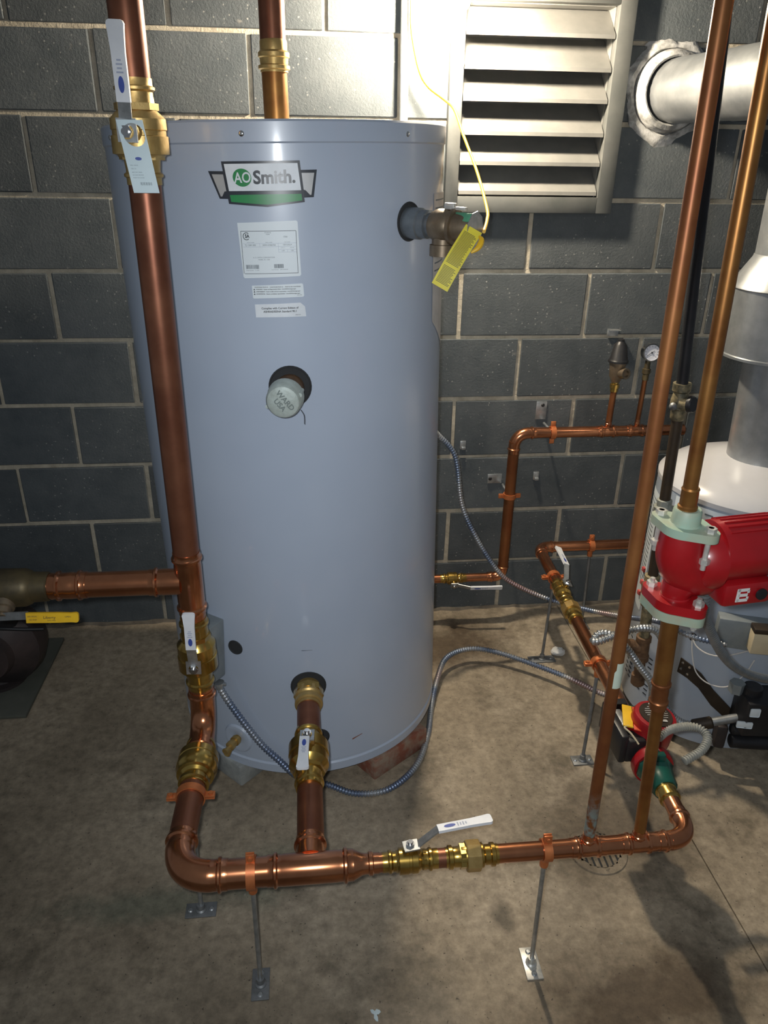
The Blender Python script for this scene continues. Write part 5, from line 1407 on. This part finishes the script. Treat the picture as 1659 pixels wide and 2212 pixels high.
gbs.inputs['Base Color'].default_value = (0.9, 0.9, 0.9, 1)
gbs.inputs['Emission Color'].default_value = (1.0, 0.86, 0.66, 1)
gbs.inputs['Emission Strength'].default_value = BULB_POWER / (PI * 0.0118)
m_.build('bulb', gm, lf)
# control box on the tank front-left with armoured cable
cb = thing('thermostat_box', 'grey steel thermostat box on the tank behind the left valve', 'control box', tw(-127, 0.36))
r = (tw(-127, 0.36, 0.1) - tw(-127, 0.36)).normalized(); X = Vector((-r.y, r.x, 0)).normalized()
m_ = MB(); m_.box(tw(-127.5, 0.373, 0.026), (0.066, 0.050, 0.165), (X, r, Vector((0.05, 0, 1))), 0.004); m_.build('cover', 'grey_box', cb)
m_ = MB(); q = tw(-124.2, 0.279, 0.026); m_.lathe(q, (0.10, -0.05, -1), [(0, 0.013), (0.006, 0.013), (0.007, 0.010), (0.016, 0.010)], 14); m_.box(q + Vector((0.012, -0.004, -0.004)), (0.012, 0.008, 0.008), None, 0.002); m_.build('cable_connector', 'steel', cb)
cable('armoured_cable', [tw(-124.2, 0.266, 0.027), tw(-121, 0.225, 0.024), tw(-115.5, 0.165, 0.020), tw(-109, 0.105, 0.020), tw(-103, 0.062, 0.020), tw(-97, 0.01, 0.016), (0.520, -0.850, 0.030), (0.560, -0.850, 0.012), (0.630, -0.884, 0.010), (0.717, -0.876, 0.010), (0.800, -0.800, 0.010), (0.852, -0.680, 0.010), (0.880, -0.570, 0.022), (0.915, -0.465, 0.042), (0.960, -0.375, 0.055), (1.040, -0.333, 0.055), (1.129, -0.349, 0.050), (1.237, -0.414, 0.042), (1.333, -0.500, 0.045), (1.400, -0.600, 0.060), (1.44, -0.66, 0.09)], 0.0078, 'armour', 'armoured steel cable looping from the thermostat box round the tank across the floor', pitch=0.0085)
cable('armoured_cable', [(0.870, -0.380, 0.850), (0.904, -0.340, 0.812), (0.962, -0.320, 0.735), (0.992, -0.315, 0.578), (1.043, -0.315, 0.464), (1.118, -0.315, 0.345), (1.184, -0.315, 0.286), (1.304, -0.330, 0.232), (1.40, -0.45, 0.26), (1.455, -0.60, 0.33), (1.470, -0.72, 0.395), (1.52, -0.80, 0.40), (1.60, -0.838, 0.395)], 0.0068, 'armour', 'thin blue striped armoured cable drooping from the tank side to the heater', pitch=0.0085)
cable('armoured_cable', [(1.480, -0.772, 0.330), (1.440, -0.775, 0.400), (1.390, -0.78, 0.420), (1.330, -0.78, 0.405), (1.285, -0.775, 0.382), (1.272, -0.760, 0.372), (1.292, -0.748, 0.386), (1.325, -0.752, 0.382), (1.365, -0.765, 0.348), (1.405, -0.778, 0.295), (1.445, -0.785, 0.240), (1.462, -0.775, 0.17), (1.462, -0.76, 0.06), (1.45, -0.74, 0.012)], 0.0090, 'steel', 'bright silver flexible cable doubled back beside the right risers', pitch=0.0085)
# relief valve on the right shoulder
RVd = Vector((0.76, -0.65, -0.02)).normalized()
rv0 = tw(-45, 1.334, 0.0)
rv = thing('relief_valve', 'bronze temperature relief valve with yellow warning tag on the tank', 'valve', rv0)
m_ = MB(); m_.lathe(rv0 - RVd * 0.012, RVd, [(0, 0.0300), (0.040, 0.0300), (0.042, 0.0270), (0.058, 0.0270), (0.060, 0.022), (0.070, 0.022)], 28); m_.build('nipple', 'galv_dark', rv)
m_ = MB()
m_.lathe(rv0 + RVd * 0.052, RVd, [(0, 0.020), (0.004, 0.026), (0.016, 0.031), (0.036, 0.032), (0.048, 0.028), (0.052, 0.025)], 28)
bodyc = rv0 + RVd * 0.080
m_.lathe(bodyc, (0, 0, -1), [(0.012, 0.022), (0.034, 0.022), (0.035, 0.026), (0.056, 0.026), (0.056, 0.018)], 24)
m_.build('body', 'bronze', rv)
m_ = MB()
m_.lathe(rv0 + RVd * 0.100, RVd, [(0, 0.022), (0.001, 0.034), (0.008, 0.034), (0.009, 0.027), (0.030, 0.025), (0.044, 0.021), (0.050, 0.012)], 28)
m_.build('bonnet', 'bronze', rv)
m_ = MB()
sd = RVd.cross(Vector((0, 0, 1))).normalized()
tc_ = rv0 + RVd * 0.112
m_.box(tc_ + Vector((0, 0, 0.034)), (0.034, 0.010, 0.006), (RVd, sd, Vector((0, 0, 1))), 0.001)
m_.box(tc_ - RVd * 0.018 + Vector((0, 0, 0.037)), (0.022, 0.014, 0.012), (RVd, sd, Vector((0, 0, 1))), 0.002)
m_.build('test_lever', 'zinc', rv)
m_ = MB(); m_.lathe(rv0 + RVd * 0.150, RVd, [(0, 0.032), (0.0012, 0.032)], 9); m_.build('name_disc', 'steel', rv, ang=20)
m_ = MB(); m_.box(rv0 + RVd * 0.130 + sd * 0.012 + Vector((0, 0, 0.020)), (0.040, 0.003, 0.020), (RVd, (sd * 0.7 + Vector((0, 0, 0.7))).normalized(), (Vector((0, 0, 0.7)) - sd * 0.7).normalized()), 0.001); m_.build('green_label', 'clear_green', rv)
# warning tag (bent strip)
ta, tb_ = rv0 + RVd * 0.145 + sd * 0.020 + Vector((0.004, -0.010, 0.010)), None
TA = Vector((0.857, -0.868, 1.410)); TB = Vector((0.792, -0.890, 1.305))
td = (TB - TA); tl = td.length; td.normalize()
tx = Vector((0.80, -0.22, 0)); tx = (tx - td * tx.dot(td)).normalized(); tn = td.cross(tx)
if tn.y > 0: tn = -tn
m_ = MB(); vs, fs = [], []
K = 14; TW = 0.0175
for i in range(K + 1):
    t = i / K; c = TA + td * tl * t + tn * (0.010 * math.sin(PI * t * 0.9))
    for off in (0.0, 0.0009):
        vs += [c - tx * TW - tn * off, c + tx * TW - tn * off]
for i in range(K):
    a, b = i * 4, i * 4 + 4
    fs += [(a, a + 1, b + 1, b), (a + 2, b + 2, b + 3, a + 3), (a, b, b + 2, a + 2), (a + 1, a + 3, b + 3, b + 1)]
fs += [(0, 2, 3, 1), (K * 4, K * 4 + 1, K * 4 + 3, K * 4 + 2)]
m_.add(vs, fs); tgo = m_.build('warning_tag', 'yellow_tag', rv)
m_ = MB()
def tpos(t, s_): return TA + td * tl * t + tn * (0.010 * math.sin(PI * t * 0.9) + 0.0004) + tx * s_
for i in range(44):
    t = 0.10 + 0.85 * i / 44
    if i in (28, 29): continue
    a, b = -TW * 0.78, TW * random.uniform(0.55, 0.9)
    m_.add([tpos(t, a), tpos(t, b), tpos(t + 0.0075, b), tpos(t + 0.0075, a)], [(0, 1, 2, 3)])
m_.build('printed_lines', 'ink', tgo, flat=True)
m_ = MB(); m_.sweep(bez([tpos(0.06, 0.016), tpos(0.10, 0.024), tpos(0.22, 0.026), tpos(0.34, 0.020)], 6), [0.002 + 0.004 * math.sin(PI * k / 18) for k in range(19)], 8); m_.build('tag_loop', 'yellow', tgo)
cable('hanging_wire', [(0.832, -0.036, 2.08), (0.833, -0.038, 1.95), (0.834, -0.040, 1.892), (0.838, -0.040, 1.831), (0.859, -0.045, 1.746), (0.885, -0.050, 1.706), (0.926, -0.080, 1.674), (0.947, -0.120, 1.648), (0.958, -0.200, 1.588), (0.968, -0.350, 1.503), (0.953, -0.550, 1.429), (0.925, -0.680, 1.413), (0.884, -0.835, 1.402)], 0.0036, 'yellow_wire', 'thin yellow wire hanging from the ceiling to the relief valve', ribs=False, cat='wire')
# ------------------------------------------------------------------ floor details
dg = thing('floor_drain', 'round slotted floor drain behind the front header', 'drain', (1.207, -1.108, 0))
m_ = MB(); m_.lathe((1.207, -1.108, 0.0005), (0, 0, 1), [(0, 0.072), (0.003, 0.070), (0.003, 0.052), (0.0005, 0.052)], 40, cap=False); m_.build('rim', 'floor', dg)
m_ = MB(); m_.lathe((1.207, -1.108, 0.0004), (0, 0, 1), [(0, 0.053), (0.0006, 0.053)], 40); m_.build('pit_shade_disc', 'dark_hole', dg)  # flat disc on the slab; the shade below the grate is its colour
for k in range(-3, 4):
    h = math.sqrt(max(0.053 ** 2 - (k * 0.0150) ** 2, 0)); m_ = MB(); m_.box((1.207 + k * 0.0150, -1.108, 0.0020), (0.0098, 2 * h, 0.003)); m_.build('grate_bar', 'floor', dg)
m_ = MB(); m_.ball((1.359, -0.317, 0.014), 0.026, 12, 8, (1.0, 0.75, 0.55))
for i in range(len(m_.v)):
    v = Vector(m_.v[i]); m_.v[i] = tuple(v + Vector((random.uniform(-1, 1), random.uniform(-1, 1), random.uniform(-0.3, 1))) * 0.0025)
tag(m_.build('crumpled_paper', 'paper', None, (1.359, -0.317, 0)), 'crumpled white paper on the floor near the back wall', 'litter')

m_ = MB(); n = 18
m_.lathe((0.630, -1.445, 0.0004), (0, 0, 1), [(0, 0.009), (0.0008, 0.008)], n)
for i in range(len(m_.v)):
    v = Vector(m_.v[i]) - Vector((0.630, -1.445, 0)); a = math.atan2(v.y, v.x); k = 1 + 0.45 * math.sin(3 * a) + 0.25 * math.sin(5 * a + 1)
    m_.v[i] = (0.630 + v.x * k * 0.8, -1.445 + v.y * k * 1.2, v.z)
tag(m_.build('paint_fleck', 'tag_paper', None, (0.63, -1.445, 0)), 'small pale blue paint fleck on the floor at the front edge', 'stain')
